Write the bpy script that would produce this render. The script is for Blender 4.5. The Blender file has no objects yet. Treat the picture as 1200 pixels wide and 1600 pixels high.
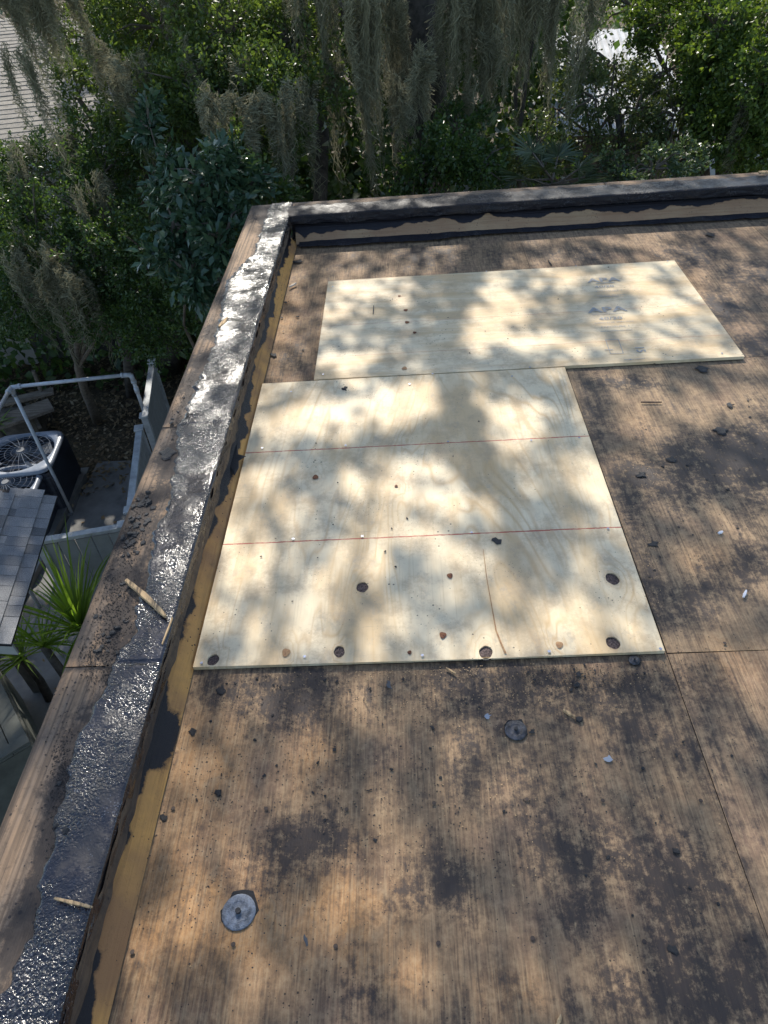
import bpy, math, random
import numpy as np
from mathutils import Vector, Matrix
from mathutils import noise as mnoise
from mathutils.geometry import delaunay_2d_cdt
random.seed(7); RNG = np.random.default_rng(11)
sc = bpy.context.scene
COL = sc.collection

# ------------------------------------------------------------------ camera
H = 1.52                      # eye height above the deck (z = 0)
F = 1109.0                    # focal length in photo pixels (1200 x 1600)
YAW, PITCH, ROLL = 0.06306, 0.73431, -0.08712
cy_, sy_, cp_, sp_, cr_, sr_ = math.cos(YAW), math.sin(YAW), math.cos(PITCH), math.sin(PITCH), math.cos(ROLL), math.sin(ROLL)
fwd = Vector((-sy_*cp_, cy_*cp_, -sp_)); rt0 = Vector((cy_, sy_, 0)); up0 = rt0.cross(fwd)
rt = cr_*rt0 + sr_*up0; up = -sr_*rt0 + cr_*up0
cam = bpy.data.cameras.new('camera'); camo = bpy.data.objects.new('camera', cam); COL.objects.link(camo)
m = Matrix((rt, up, -fwd)).transposed().to_4x4(); m.translation = (0, 0, H); camo.matrix_world = m
cam.sensor_fit = 'VERTICAL'; cam.sensor_height = 36; cam.sensor_width = 27; cam.lens = F/1600*36
cam.clip_start = .05; cam.clip_end = 500
sc.camera = camo

# ------------------------------------------------------------------ light
SUN_AZ, SUN_EL = 10.0, 38.0   # azimuth to the left of +Y, elevation
a_, e_ = math.radians(SUN_AZ), math.radians(SUN_EL)
SUN = Vector((-math.sin(a_)*math.cos(e_), math.cos(a_)*math.cos(e_), math.sin(e_)))
sun = bpy.data.lights.new('sun', 'SUN'); sun.energy = 4.0; sun.angle = math.radians(.53); sun.color = (1, .94, .84)
suno = bpy.data.objects.new('sun', sun); COL.objects.link(suno)
suno.rotation_euler = SUN.to_track_quat('Z', 'Y').to_euler()
w = bpy.data.worlds.new('World'); sc.world = w; w.use_nodes = True
wn = w.node_tree; bg = wn.nodes['Background']
sky = wn.nodes.new('ShaderNodeTexSky'); sky.sky_type = 'NISHITA'; sky.sun_disc = False
sky.sun_elevation = e_; sky.sun_rotation = -a_
wn.links.new(sky.outputs[0], bg.inputs[0]); bg.inputs[1].default_value = .15
sc.view_settings.view_transform = 'Standard'; sc.view_settings.look = 'None'
sc.view_settings.gamma = 1; sc.view_settings.use_curve_mapping = False
sc.view_settings.exposure = 0.8
sc.cycles.max_bounces = 6; sc.cycles.diffuse_bounces = 3; sc.cycles.glossy_bounces = 3
sc.cycles.transmission_bounces = 4; sc.cycles.transparent_max_bounces = 4
sc.cycles.sample_clamp_indirect = 4

# ------------------------------------------------------------------ helpers
def ray(px, py):
    return fwd + rt*((px-600)/F) + up*((800-py)/F)
def at(px, py, z=0.0):
    d = ray(px, py); return Vector((0, 0, H)) + d*((z-H)/d.z)
def atd(px, py, dist):
    return Vector((0, 0, H)) + ray(px, py)*dist
def proj_np(X, Y, Z):
    d0, d1, d2 = X, Y, Z-H
    zz = d0*fwd.x + d1*fwd.y + d2*fwd.z
    xx = d0*rt.x + d1*rt.y + d2*rt.z
    yy = d0*up.x + d1*up.y + d2*up.z
    zz = np.where(zz < .05, .05, zz)
    return 600+F*xx/zz, 800-F*yy/zz

def tag(o, label=None, cat=None, group=None, kind=None):
    if label: o['label'] = label
    if cat: o['category'] = cat
    if group: o['group'] = group
    if kind: o['kind'] = kind
    return o
def empty(name, loc, label, cat, group=None):
    o = bpy.data.objects.new(name, None); COL.objects.link(o); o.location = loc
    o.empty_display_size = .1
    tag(o, label, cat, group); return o
def link(name, me, mat=None, parent=None, loc=None, rot=None, scale=None):
    o = bpy.data.objects.new(name, me); COL.objects.link(o)
    if mat and not me.materials: me.materials.append(mat)
    if loc is not None: o.location = loc
    if rot is not None: o.rotation_euler = rot
    if scale is not None: o.scale = scale
    if parent:
        o.parent = parent
    return o
def keep(o, parent):
    """parent o (mesh written in world coordinates) to parent without moving it"""
    o.parent = parent
    pl = Vector(parent.location)
    if parent.parent: pl = pl + Vector(parent.parent.location)
    if parent.rotation_euler.z or parent.scale.x != 1:
        o.matrix_parent_inverse = (Matrix.Translation(pl) @ parent.rotation_euler.to_matrix().to_4x4()).inverted()
    else:
        o.matrix_parent_inverse = Matrix.Translation(-pl)
    return o
class MB:
    def __init__(s): s.v = []; s.f = []
    def quad(s, a, b, c, d):
        n = len(s.v); s.v += [tuple(a), tuple(b), tuple(c), tuple(d)]; s.f.append((n, n+1, n+2, n+3))
    def box(s, c, d, rz=0., M=None, taper=1.):
        n = len(s.v); cx, cy, cz = c; hx, hy, hz = d[0]/2, d[1]/2, d[2]/2
        for z in (-hz, hz):
            k = taper if z > 0 else 1
            for x, y in ((-hx, -hy), (hx, -hy), (hx, hy), (-hx, hy)):
                x *= k; y *= k
                p = Vector((x*math.cos(rz)-y*math.sin(rz), x*math.sin(rz)+y*math.cos(rz), z))
                if M is not None: p = M @ Vector((x, y, z))
                s.v.append((cx+p[0], cy+p[1], cz+p[2]))
        for q in ((0,3,2,1),(4,5,6,7),(0,1,5,4),(1,2,6,5),(2,3,7,6),(3,0,4,7)): s.f.append(tuple(n+i for i in q))
    def tube(s, pts, rad, k=8, cap=True):
        n0 = len(s.v); pts = [Vector(p) for p in pts]
        if not hasattr(rad, '__len__'): rad = [rad]*len(pts)
        ref = None
        for i, p in enumerate(pts):
            t = (pts[min(i+1, len(pts)-1)]-pts[max(i-1, 0)])
            t = t.normalized() if t.length > 1e-9 else Vector((0,0,1))
            if ref is None:
                ref = t.cross(Vector((0,0,1)) if abs(t.z) < .9 else Vector((1,0,0))).normalized()
            a = (ref - t*ref.dot(t)).normalized(); b = t.cross(a); ref = a
            for j in range(k):
                an = 2*math.pi*j/k; s.v.append(tuple(p+(a*math.cos(an)+b*math.sin(an))*rad[i]))
        for i in range(len(pts)-1):
            for j in range(k):
                s.f.append((n0+i*k+j, n0+i*k+(j+1) % k, n0+(i+1)*k+(j+1) % k, n0+(i+1)*k+j))
        if cap:
            s.f.append(tuple(n0+j for j in range(k))[::-1]); s.f.append(tuple(n0+(len(pts)-1)*k+j for j in range(k)))
    def mesh(s, name, smooth=False):
        me = bpy.data.meshes.new(name); me.from_pydata(s.v, [], s.f); me.update()
        if smooth: me.polygons.foreach_set('use_smooth', [True]*len(me.polygons))
        return me
    def build(s, name, mat, parent=None, smooth=False):
        o = link(name, s.mesh(name, smooth), mat)
        if parent: keep(o, parent)
        return o
def np_mesh(name, V, Fq, smooth=False, attrs=None):
    """V (n,3), Fq (m,k) numpy -> mesh"""
    me = bpy.data.meshes.new(name); k = Fq.shape[1]
    me.vertices.add(len(V)); me.vertices.foreach_set('co', V.astype(np.float32).ravel())
    me.loops.add(Fq.size); me.loops.foreach_set('vertex_index', Fq.astype(np.int32).ravel())
    me.polygons.add(len(Fq)); me.polygons.foreach_set('loop_start', np.arange(0, Fq.size, k, dtype=np.int32))
    if smooth: me.polygons.foreach_set('use_smooth', np.ones(len(Fq), bool))
    me.update(calc_edges=True)
    if attrs:
        for kx, val in attrs.items():
            a = me.attributes.new(kx, 'FLOAT', 'POINT'); a.data.foreach_set('value', val.astype(np.float32).ravel())
    return me
def grid_faces(nu, nv):
    i = np.arange(nu-1)[:, None]*nv + np.arange(nv-1)[None, :]
    i = i.ravel(); return np.stack([i, i+nv, i+nv+1, i+1], 1)
# cheap vectorised value noise
_T = RNG.random((64, 64))
def vn(x, y, seed=0):
    x = np.asarray(x, float)+seed*7.31; y = np.asarray(y, float)+seed*3.17
    xi = np.floor(x).astype(int); yi = np.floor(y).astype(int); fx = x-xi; fy = y-yi
    fx = fx*fx*(3-2*fx); fy = fy*fy*(3-2*fy)
    g = lambda a, b: _T[a % 64, b % 64]
    return (g(xi, yi)*(1-fx)+g(xi+1, yi)*fx)*(1-fy)+(g(xi, yi+1)*(1-fx)+g(xi+1, yi+1)*fx)*fy
def fbm(x, y, o=4, seed=0):
    s = 0; a = .5; t = 0
    for k in range(o):
        s = s+a*vn(x*2**k, y*2**k, seed+k*5); t += a; a *= .5
    return s/t
def sstep(a, b, x):
    t = np.clip((x-a)/(b-a), 0, 1); return t*t*(3-2*t)

# ------------------------------------------------------------------ materials
class NB:
    def __init__(s, name):
        s.m = bpy.data.materials.new(name); s.m.use_nodes = True; s.t = s.m.node_tree; s.n = s.t.nodes
        s.p = s.n['Principled BSDF']; s.out = s.n['Material Output']; s._c = None
    def put(s, sock, v):
        if hasattr(v, 'is_output') or hasattr(v, 'links') : s.t.links.new(v, sock)
        else:
            try: sock.default_value = v
            except Exception: sock.default_value = (*v, 1) if len(v) == 3 else v
    def co(s, scale=(1, 1, 1), loc=(0, 0, 0), rot=(0, 0, 0), src='Object', vec=None):
        if s._c is None: s._c = s.n.new('ShaderNodeTexCoord')
        mp = s.n.new('ShaderNodeMapping'); mp.inputs['Scale'].default_value = scale
        mp.inputs['Location'].default_value = loc; mp.inputs['Rotation'].default_value = rot
        s.t.links.new(vec if vec is not None else s._c.outputs[src], mp.inputs['Vector']); return mp.outputs[0]
    def noise(s, vec, scale=1, detail=4, rough=.55, dist=0):
        n = s.n.new('ShaderNodeTexNoise'); s.t.links.new(vec, n.inputs['Vector'])
        n.inputs['Scale'].default_value = scale; n.inputs['Detail'].default_value = detail
        n.inputs['Roughness'].default_value = rough; n.inputs['Distortion'].default_value = dist
        return n.outputs['Fac']
    def vor(s, vec, scale=1, feat='F1', rnd=1, out='Distance'):
        n = s.n.new('ShaderNodeTexVoronoi'); n.feature = feat; s.t.links.new(vec, n.inputs['Vector'])
        n.inputs['Scale'].default_value = scale; n.inputs['Randomness'].default_value = rnd; return n.outputs[out]
    def ramp(s, fac, stops):
        r = s.n.new('ShaderNodeValToRGB'); s.t.links.new(fac, r.inputs[0]); e = r.color_ramp.elements
        while len(e) > 1: e.remove(e[-1])
        for i, (p, c) in enumerate(stops):
            x = e[0] if i == 0 else e.new(p)
            x.position = p
            x.color = (*c, 1) if hasattr(c, '__len__') else (c, c, c, 1)
        return r.outputs[0]
    def mr(s, v, a, b, c=0, d=1):
        n = s.n.new('ShaderNodeMapRange'); s.put(n.inputs[0], v)
        for i, k in enumerate((a, b, c, d)): s.put(n.inputs[i+1], k)
        return n.outputs[0]
    def math(s, op, a, b=0., c=None):
        n = s.n.new('ShaderNodeMath'); n.operation = op; s.put(n.inputs[0], a); s.put(n.inputs[1], b)
        if c is not None: s.put(n.inputs[2], c)
        return n.outputs[0]
    def mix(s, f, a, b, mode='MIX'):
        n = s.n.new('ShaderNodeMix'); n.data_type = 'RGBA'; n.blend_type = mode
        s.put(n.inputs[0], f)
        for k, v in ((6, a), (7, b)):
            if hasattr(v, 'is_output'): s.t.links.new(v, n.inputs[k])
            else: n.inputs[k].default_value = (*v, 1) if hasattr(v, '__len__') else (v, v, v, 1)
        return n.outputs[2]
    def attr(s, name):
        n = s.n.new('ShaderNodeAttribute'); n.attribute_name = name; return n.outputs['Fac']
    def sep(s, vec):
        n = s.n.new('ShaderNodeSeparateXYZ'); s.t.links.new(vec, n.inputs[0]); return n.outputs
    def rnd(s):
        g = s.n.new('ShaderNodeNewGeometry'); return g.outputs['Random Per Island']
    def objrnd(s):
        g = s.n.new('ShaderNodeObjectInfo'); return g.outputs['Random']
    def bump(s, h, strength=.5, dist=.01, prev=None):
        b = s.n.new('ShaderNodeBump'); b.inputs['Strength'].default_value = strength; b.inputs['Distance'].default_value = dist
        s.t.links.new(h, b.inputs['Height'])
        if prev is not None: s.t.links.new(prev, b.inputs['Normal'])
        return b.outputs[0]
    def fin(s, col, rough=.8, nrm=None, spec=.5, metal=0):
        s.put(s.p.inputs['Base Color'], col if hasattr(col, 'is_output') else (*col, 1))
        s.put(s.p.inputs['Roughness'], rough); s.put(s.p.inputs['Metallic'], metal)
        s.put(s.p.inputs['Specular IOR Level'], spec)
        if nrm is not None: s.t.links.new(nrm, s.p.inputs['Normal'])
        return s.m

def m_oldwood(name, seed, light=(.31,.20,.112), dark=(.125,.083,.052), streak=1.0):
    b = NB(name); o = (seed*3.1, seed*1.7, 0)
    wv = b.co((1,1,1), o)
    fine = b.noise(b.co((170, 5, 1), o), 1, 3, .6)
    fine2 = b.noise(b.co((62, 4.5, 1), o), 1, 7, .72, .15)
    big = b.noise(wv, 3.6, 9, .68, .5)
    mid = b.noise(b.co((15, 10, 1), o), 1, 9, .74, .9)
    mot = b.noise(wv, 38, 8, .8)
    fl = b.noise(b.co((3.5, 1.5, 1), o, (0,0,.2)), 1, 3, .5, 2.2)
    stain = b.attr('stain'); warm = b.attr('warm')
    f = b.mr(b.math('ADD', b.math('MULTIPLY', fine2, .6), b.math('MULTIPLY', big, .6)), .46, .76)
    c = b.mix(f, light, dark)
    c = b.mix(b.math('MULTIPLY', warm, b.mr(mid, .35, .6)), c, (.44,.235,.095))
    # reddish brown weathering
    c = b.mix(b.mr(b.noise(wv, 5.3, 4, .6), .5, .72, 0, .55), c, (.20,.12,.085))
    # fine dark grain
    c = b.mix(b.math('MULTIPLY', b.mr(fine, .50, .64, 0, .62*streak), b.mr(b.noise(b.co((5,3,1), (seed,2,0)), 1, 5, .6), .36, .6, .25, 1.)), c, (.045,.032,.026))
    c = b.mix(b.mr(mot, .50, .66, 0, .55), c, (.085,.06,.042))
    c = b.mix(b.mr(mot, .50, .36, 0, .30), c, (.52,.38,.22))
    c = b.mix(b.mr(b.noise(b.co((230,14,1), o), 1, 3, .6), .5, .68, 0, .38), c, (.45,.32,.18))
    # dirt and scraped tar, broken up by grain; stronger where the stain attribute says
    d = b.math('ADD', b.math('MULTIPLY', mid, .44), b.math('ADD', b.math('MULTIPLY', big, .30), b.math('MULTIPLY', mot, .26)))
    d = b.math('ADD', d, b.math('MULTIPLY', stain, b.mr(mot, .35, .65, .06, .26)))
    d = b.math('ADD', d, b.math('MULTIPLY', b.math('SUBTRACT', fine2, .5), .35))
    d = b.math('ADD', d, b.math('MULTIPLY', b.math('SUBTRACT', fl, .5), .28))
    c = b.mix(b.mr(d, .535, .67, 0, .88), c, b.mix(mot, (.016,.013,.014), (.060,.046,.040)))
    # pits and specks of tar
    sp = b.vor(b.co((1,1,1), o), 75); spn = b.noise(wv, 6, 3)
    c = b.mix(b.math('MULTIPLY', b.math('LESS_THAN', sp, b.mr(spn, .45, .75, .02, .22)), .85), c, (.016,.014,.016))
    sp2 = b.vor(b.co((1,.8,1), (seed, 5, 0)), 24)
    c = b.mix(b.math('MULTIPLY', b.math('LESS_THAN', sp2, b.mr(b.noise(wv, 9, 2), .5, .8, 0, .17)), .8), c, (.022,.019,.022))
    h = b.math('ADD', b.math('MULTIPLY', fine, .5), b.math('ADD', fine2, b.math('MULTIPLY', mid, .8)))
    return b.fin(c, b.mr(d, .5, .8, .8, .5), b.bump(h, .75, .004), .3)

def m_ply(name, along_y, seed):
    b = NB(name); o = (seed*2.3, seed*1.1, 0)
    kf = b.attr('knot')
    sc1 = (3.0, .55, 1) if along_y else (.55, 3.2, 1)
    n = b.noise(b.co(sc1, o), 1, 3.5, .55, .9)
    v = b.math('ADD', b.math('MULTIPLY', n, 17.0), b.math('MULTIPLY', kf, 5.5))
    band = b.math('FRACT', v)
    band = b.math('ABSOLUTE', b.math('SUBTRACT', band, .5))           # 0..0.5
    ring = b.mr(band, .27, .5, 0, 1)
    g = (150, 4, 1) if along_y else (4, 150, 1)
    fine = b.noise(b.co(g, o), 1, 4, .6)
    soft = b.noise(b.co((3.5, 2.6, 1), o), 1, 7, .68)
    c = b.mix(b.mr(soft, .35, .7), (.80,.67,.45), (.68,.55,.355))
    c = b.mix(b.math('MULTIPLY', ring, b.mr(b.noise(b.co((4,2,1), o), 1, 3), .40, .62, .12, .70 if along_y else .35)), c, (.52,.335,.16))
    c = b.mix(b.mr(b.noise(b.co((5,1.6,1) if along_y else (1.6,6,1), o), 1, 5, .6), .44, .60, 0, .7), c, (.53,.355,.17))
    c = b.mix(b.mr(b.noise(b.co((1,1,1), (seed,9,0)), 9, 9, .78), .48, .62, 0, .6), c, (.42,.31,.19))
    c = b.mix(b.mr(fine, .55, .78, 0, .38), c, (.42,.30,.16))
    c = b.mix(b.mr(kf, .52, .80, 0, .8), c, (.30,.14,.06))
    # greyish scuffs and dirty marks
    sc_ = b.noise(b.co((14, 10, 1), o), 1, 7, .75)
    c = b.mix(b.mr(sc_, .56, .70, 0, .5), c, (.33,.29,.23))
    c = b.mix(b.mr(b.attr('dirt'), 0, 1, 0, .6), c, b.mix(b.mr(sc_, .4, .6), (.5,.42,.3), (.2,.17,.14)))
    # diagonal scratches
    sr = b.noise(b.co((5, 90, 1), o, (0, 0, .75)), 1, 4, .7)
    c = b.mix(b.math('MULTIPLY', b.mr(sr, .64, .70), b.mr(b.noise(b.co((2,2,1), (4,seed,0)), 1, 2), .52, .62, 0, .42)), c, (.22,.18,.14))
    sp = b.vor(b.co((1,1,1), o), 46)
    c = b.mix(b.math('MULTIPLY', b.math('LESS_THAN', sp, b.mr(b.noise(b.co((1,1,1)), 5, 3), .44, .7, 0, .16)), .8), c, (.06,.05,.045))
    sp2 = b.vor(b.co((1,1,1), (3,seed,0)), 105)
    c = b.mix(b.math('MULTIPLY', b.math('LESS_THAN', sp2, b.mr(b.noise(b.co((1,1,1)), 4, 3), .4, .7, 0, .2)), .6), c, (.16,.12,.09))
    # red chalk snap lines (flat print on the sheet), object-space y
    xyz = b.sep(b.co((1,1,1)))
    for y0 in ((1.551, 2.013) if along_y else (2.655, 2.93)):
        slope = -.0 ; dd = b.math('ABSOLUTE', b.math('SUBTRACT', xyz[1], y0))
        w_ = b.mr(b.noise(b.co((40, 160, 1), (y0, 0, 0)), 1, 3), .34, .56, .0010, .0030 if along_y else .0014)
        c = b.mix(b.math('MULTIPLY', b.math('LESS_THAN', dd, w_), .85 if along_y else .5), c, (.36,.045,.03))
    return b.fin(c, .62, b.bump(b.math('ADD', fine, b.math('MULTIPLY', ring, .3)), .22, .002), .35)

def m_tar(name, rough=.12, spec=.65):
    b = NB(name)
    n1 = b.noise(b.co(), 95, 1.5, .5, 1.8); n2 = b.noise(b.co(), 45, 2, .5, .8)
    v = b.vor(b.co(), 105, 'DISTANCE_TO_EDGE')
    c = b.mix(b.mr(b.noise(b.co(), 5, 5, .65), .3, .7), (.003,.004,.010), (.009,.009,.013))
    dust = b.mr(b.math('ADD', b.math('MULTIPLY', b.noise(b.co(), 26, 8, .8), .6), b.math('MULTIPLY', b.noise(b.co((1,1,1), (5,3,1)), 4.5, 4, .6), .4)), .50, .60)
    c = b.mix(b.math('MULTIPLY', dust, .5), c, (.060,.047,.038))
    # grey specks painted in for tiny glints, drawn as embedded granules, denser in drifts
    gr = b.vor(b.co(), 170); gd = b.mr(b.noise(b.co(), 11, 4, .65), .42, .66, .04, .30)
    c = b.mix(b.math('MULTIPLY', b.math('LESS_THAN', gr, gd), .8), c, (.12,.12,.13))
    gr2 = b.vor(b.co((1,1,1), (3,1,2)), 88)
    c = b.mix(b.math('MULTIPLY', b.math('LESS_THAN', gr2, b.mr(b.noise(b.co(), 8, 4), .45, .7, .0, .2)), .9), c, (.003,.003,.003))
    h = b.math('ADD', n1, b.math('ADD', b.math('MULTIPLY', n2, .9), b.math('MULTIPLY', b.mr(v, 0, .35), .30)))
    bb = b.n.new('ShaderNodeBump'); bb.inputs['Distance'].default_value = .0038
    b.t.links.new(h, bb.inputs['Height']); b.t.links.new(b.mr(b.noise(b.co(), 5, 5, .6), .42, .58, .12, .95), bb.inputs['Strength'])
    r = b.math('ADD', b.mr(b.noise(b.co(), 16, 3, .5), .40, .70, rough, rough+.14), b.math('MULTIPLY', dust, .3))
    return b.fin(c, r, bb.outputs[0], spec)

def m_board(name, base=(.30,.195,.115), grey=(.155,.12,.092), tar=True, gx=True):
    """weathered lumber, grain along Y (gx False) or along X"""
    b = NB(name)
    s1 = (2.2, 120, 120) if gx else (120, 2.2, 120)
    s2 = (1.2, 34, 34) if gx else (34, 1.2, 34)
    f1 = b.noise(b.co(s1), 1, 4, .6); f2 = b.noise(b.co(s2), 1, 4, .6, .2); big = b.noise(b.co(), 4.5, 5, .6)
    c = b.mix(b.mr(b.math('ADD', b.math('MULTIPLY', f2, .5), b.math('MULTIPLY', big, .5)), .42, .6), base, grey)
    c = b.mix(b.mr(f1, .48, .62, 0, .75), c, (.085,.062,.045))
    c = b.mix(b.mr(b.noise(b.co(), 55, 7, .8), .52, .66, 0, .6), c, (.075,.055,.04))
    if tar:
        d = b.math('ADD', b.math('MULTIPLY', b.noise(b.co(), 15, 7, .7), .55), b.math('ADD', b.math('MULTIPLY', big, .3), b.math('MULTIPLY', b.attr('tar'), .32)))
        d = b.math('ADD', d, b.math('MULTIPLY', b.math('SUBTRACT', b.noise(b.co(), 70, 6, .8), .5), .5))
        c = b.mix(b.mr(d, .54, .68, 0, .93), c, b.mix(b.noise(b.co(), 90, 3), (.018,.016,.017), (.07,.055,.045)))
        sp = b.vor(b.co(), 60)
        c = b.mix(b.math('MULTIPLY', b.math('LESS_THAN', sp, b.mr(b.noise(b.co(), 7, 3), .45, .7, 0, .24)), .85), c, (.02,.018,.02))
    h = b.math('ADD', f1, b.math('MULTIPLY', f2, 1.2))
    return b.fin(c, .8, b.bump(h, .8, .004), .3)

def m_cant(name, gx, base=(.52,.31,.10)):
    b = NB(name)
    s1 = (3, 90, 90) if gx else (90, 3, 90)
    f1 = b.noise(b.co(s1), 1, 4, .6); big = b.noise(b.co((4,4,4)), 1, 4)
    c = b.mix(b.mr(big, .4, .62), base, (.34,.175,.075) if not gx else (.30,.18,.10))
    c = b.mix(b.mr(f1, .5, .72, 0, .5), c, (.20,.10,.045))
    n = b.noise(b.co(), 38, 8, .8)
    t = b.math('ADD', b.attr('tar'), b.math('MULTIPLY', b.math('SUBTRACT', n, .5), 1.0))
    c = b.mix(b.mr(t, .30, .49, 0, .75), c, (.10,.055,.03))
    c = b.mix(b.mr(b.noise(b.co(), 60, 6, .8), .58, .70, 0, .6), c, (.12,.07,.04))
    c = b.mix(b.mr(t, .49, .53), c, b.mix(n, (.006,.006,.009), (.022,.018,.019)))
    sp = b.vor(b.co(), 70)
    c = b.mix(b.math('LESS_THAN', sp, b.mr(b.noise(b.co(), 12, 3), .45, .7, 0, .25)), c, (.03,.022,.02))
    return b.fin(c, b.mr(t, .49, .53, .65, .42), b.bump(b.math('ADD', f1, b.math('MULTIPLY', n, .9)), .7, .005), .3)

def m_leaf(name, cols, trans=.35, rough=.35):
    b = NB(name); r = b.rnd()
    stops = [(i/(max(1, len(cols)-1)), c) for i, c in enumerate(cols)]
    c = b.ramp(r, stops)
    c = b.mix(b.mr(b.noise(b.co(), .9, 3), .35, .65, 0, .45), c, b.mix(1., c, (.55,.6,.5), 'MULTIPLY'))
    b.fin(c, rough, None, .5)
    tr = b.n.new('ShaderNodeBsdfTranslucent')
    tc = b.mix(1., c, (1.5, 1.5, .65), 'MULTIPLY'); b.t.links.new(tc, tr.inputs[0])
    mx = b.n.new('ShaderNodeMixShader'); mx.inputs[0].default_value = trans
    b.t.links.new(b.p.outputs[0], mx.inputs[1]); b.t.links.new(tr.outputs[0], mx.inputs[2]); b.t.links.new(mx.outputs[0], b.out.inputs[0])
    return b.m
def m_flat(name, col, rough=.6, var=.15, scale=8, metal=0, bump=.1):
    b = NB(name); n = b.noise(b.co(), scale, 6, .65)
    d = tuple(x*(1-var*2.2) for x in col)
    c = b.mix(b.mr(n, .35, .68), col, d)
    return b.fin(c, rough, b.bump(b.noise(b.co(), scale*6, 3), bump, .004), .5, metal)
def m_shingle(name, cols):
    b = NB(name)
    c = b.ramp(b.objrnd(), [(i/(len(cols)-1), x) for i, x in enumerate(cols)])
    c = b.mix(b.mr(b.noise(b.co(), 260, 2, .8), .4, .68), c, b.mix(1., c, (.35,.35,.38), 'MULTIPLY'))
    c = b.mix(b.mr(b.noise(b.co(), 9, 4), .45, .7, 0, .5), c, b.mix(1., c, (.55,.55,.58), 'MULTIPLY'))
    return b.fin(c, .95, b.bump(b.noise(b.co(), 320, 2), .6, .004), .2)

MOLD = [m_oldwood('deck_wood_a', 1), m_oldwood('deck_wood_b', 2, (.33,.215,.125), (.12,.085,.06), 1.1), m_oldwood('deck_wood_c', 5, (.295,.20,.12), (.115,.078,.05), .9),
        m_oldwood('deck_wood_d', 8, (.36,.245,.14), (.14,.10,.07), 1.)]
MPLYA = m_ply('plywood_a', True, 1); MPLYB = m_ply('plywood_b', False, 3)
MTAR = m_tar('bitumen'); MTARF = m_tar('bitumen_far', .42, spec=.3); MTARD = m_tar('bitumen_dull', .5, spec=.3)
MBOARD_L = m_board('curb_lumber_left', gx=False); MBOARD_F = m_board('curb_lumber_far', gx=True)
MEDGE = m_board('rotten_edge', (.16,.115,.075), (.07,.055,.045), True, False)
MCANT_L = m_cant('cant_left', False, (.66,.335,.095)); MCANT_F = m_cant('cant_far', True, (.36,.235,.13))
MBARK = m_flat('bark', (.10,.085,.07), .95, .3, 12, 0, .9)
MTWIG = m_flat('twig', (.16,.13,.10), .9, .3, 30)
MPIPE = m_flat('pipe_plastic', (.50,.53,.57), .35, .12, 10)
MCONC = m_flat('concrete', (.20,.195,.185), .9, .2, 3, 0, .5)
MFENCE = m_flat('fence_paint', (.27,.28,.28), .7, .12, 4)
MFTOP = m_flat('fence_rail_paint', (.42,.44,.45), .6, .2, 9)
MSPLINT = m_board('splinter_wood', (.62,.42,.22), (.5,.33,.17), False, False)
MCRUMB = m_flat('tar_crumb', (.025,.024,.027), .6, .3, 60, 0, .6)
MSTEEL = m_flat('galvanised_steel', (.42,.44,.47), .45, .45, 45, .55, .3)

# ------------------------------------------------------------------ the roof building
bld = empty('flat_roof_building', (1.5, -1.0, -4.4), 'flat roof with scorched old plywood decking inside a tar covered raised wooden curb', 'building')
YS = -2.2; XE = 3.4
# stains: (px, py, rx, ry, strength) on the old deck, as seen in the photograph
STAIN = [(985,598,55,12,1.3),(1095,715,110,40,1.),(1180,690,60,40,.9),(1005,742,40,20,.9),(1120,760,120,45,.8),(1050,800,70,30,.4),(1170,890,80,50,.8),(1060,940,60,50,.6),
 (900,1085,150,45,.8),(780,1075,80,40,.6),(640,1080,160,30,.4),(440,1080,120,60,.7),(430,1120,50,50,.6),(500,1310,60,40,1.1),(430,1350,70,60,.6),(700,1390,60,60,.8),(620,1410,60,40,.5),(860,1240,150,60,.45),
 (1040,1340,160,60,.7),(1050,1390,110,60,.8),(1050,1480,60,50,1.),(1000,1560,200,50,.9),(880,1330,120,60,.5),(1130,1200,70,80,.6),(1000,1160,120,60,.5),(560,1560,60,60,.8),(900,1440,80,60,.5),(1150,1540,80,80,.6),
 (920,395,35,14,1.0),(860,400,30,15,.5),(1080,400,60,25,.7),(1160,430,60,20,1.),(1120,480,60,25,.9),(1180,540,50,25,1.),(700,400,50,30,.6),(640,400,30,20,.5),(460,560,40,30,.4),(930,650,30,60,.6),(960,800,40,70,.6),(1010,960,30,60,.5),
 (760,1150,120,80,.35),(1100,1060,100,40,.4),(1185,760,30,90,.5),(330,1080,50,30,.4),(590,1180,40,80,.3),(720,1200,25,120,.5)]
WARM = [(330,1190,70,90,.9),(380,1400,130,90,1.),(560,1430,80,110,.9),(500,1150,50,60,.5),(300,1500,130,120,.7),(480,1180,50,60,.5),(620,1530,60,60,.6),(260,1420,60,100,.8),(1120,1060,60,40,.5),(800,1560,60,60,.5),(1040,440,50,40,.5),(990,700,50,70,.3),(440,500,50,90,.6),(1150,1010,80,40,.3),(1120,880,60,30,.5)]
def ell(px, py, L):
    s = np.zeros_like(px)
    for cx, cy, rx, ry, k in L:
        q = ((px-cx)/rx)**2+((py-cy)/ry)**2
        s = s + k*np.exp(-q*1.1)
    return s
XB = [-.66, .617, 1.84, XE]; YB = [YS, 1.098, 2.50, 4.00]
mi = 0
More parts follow.
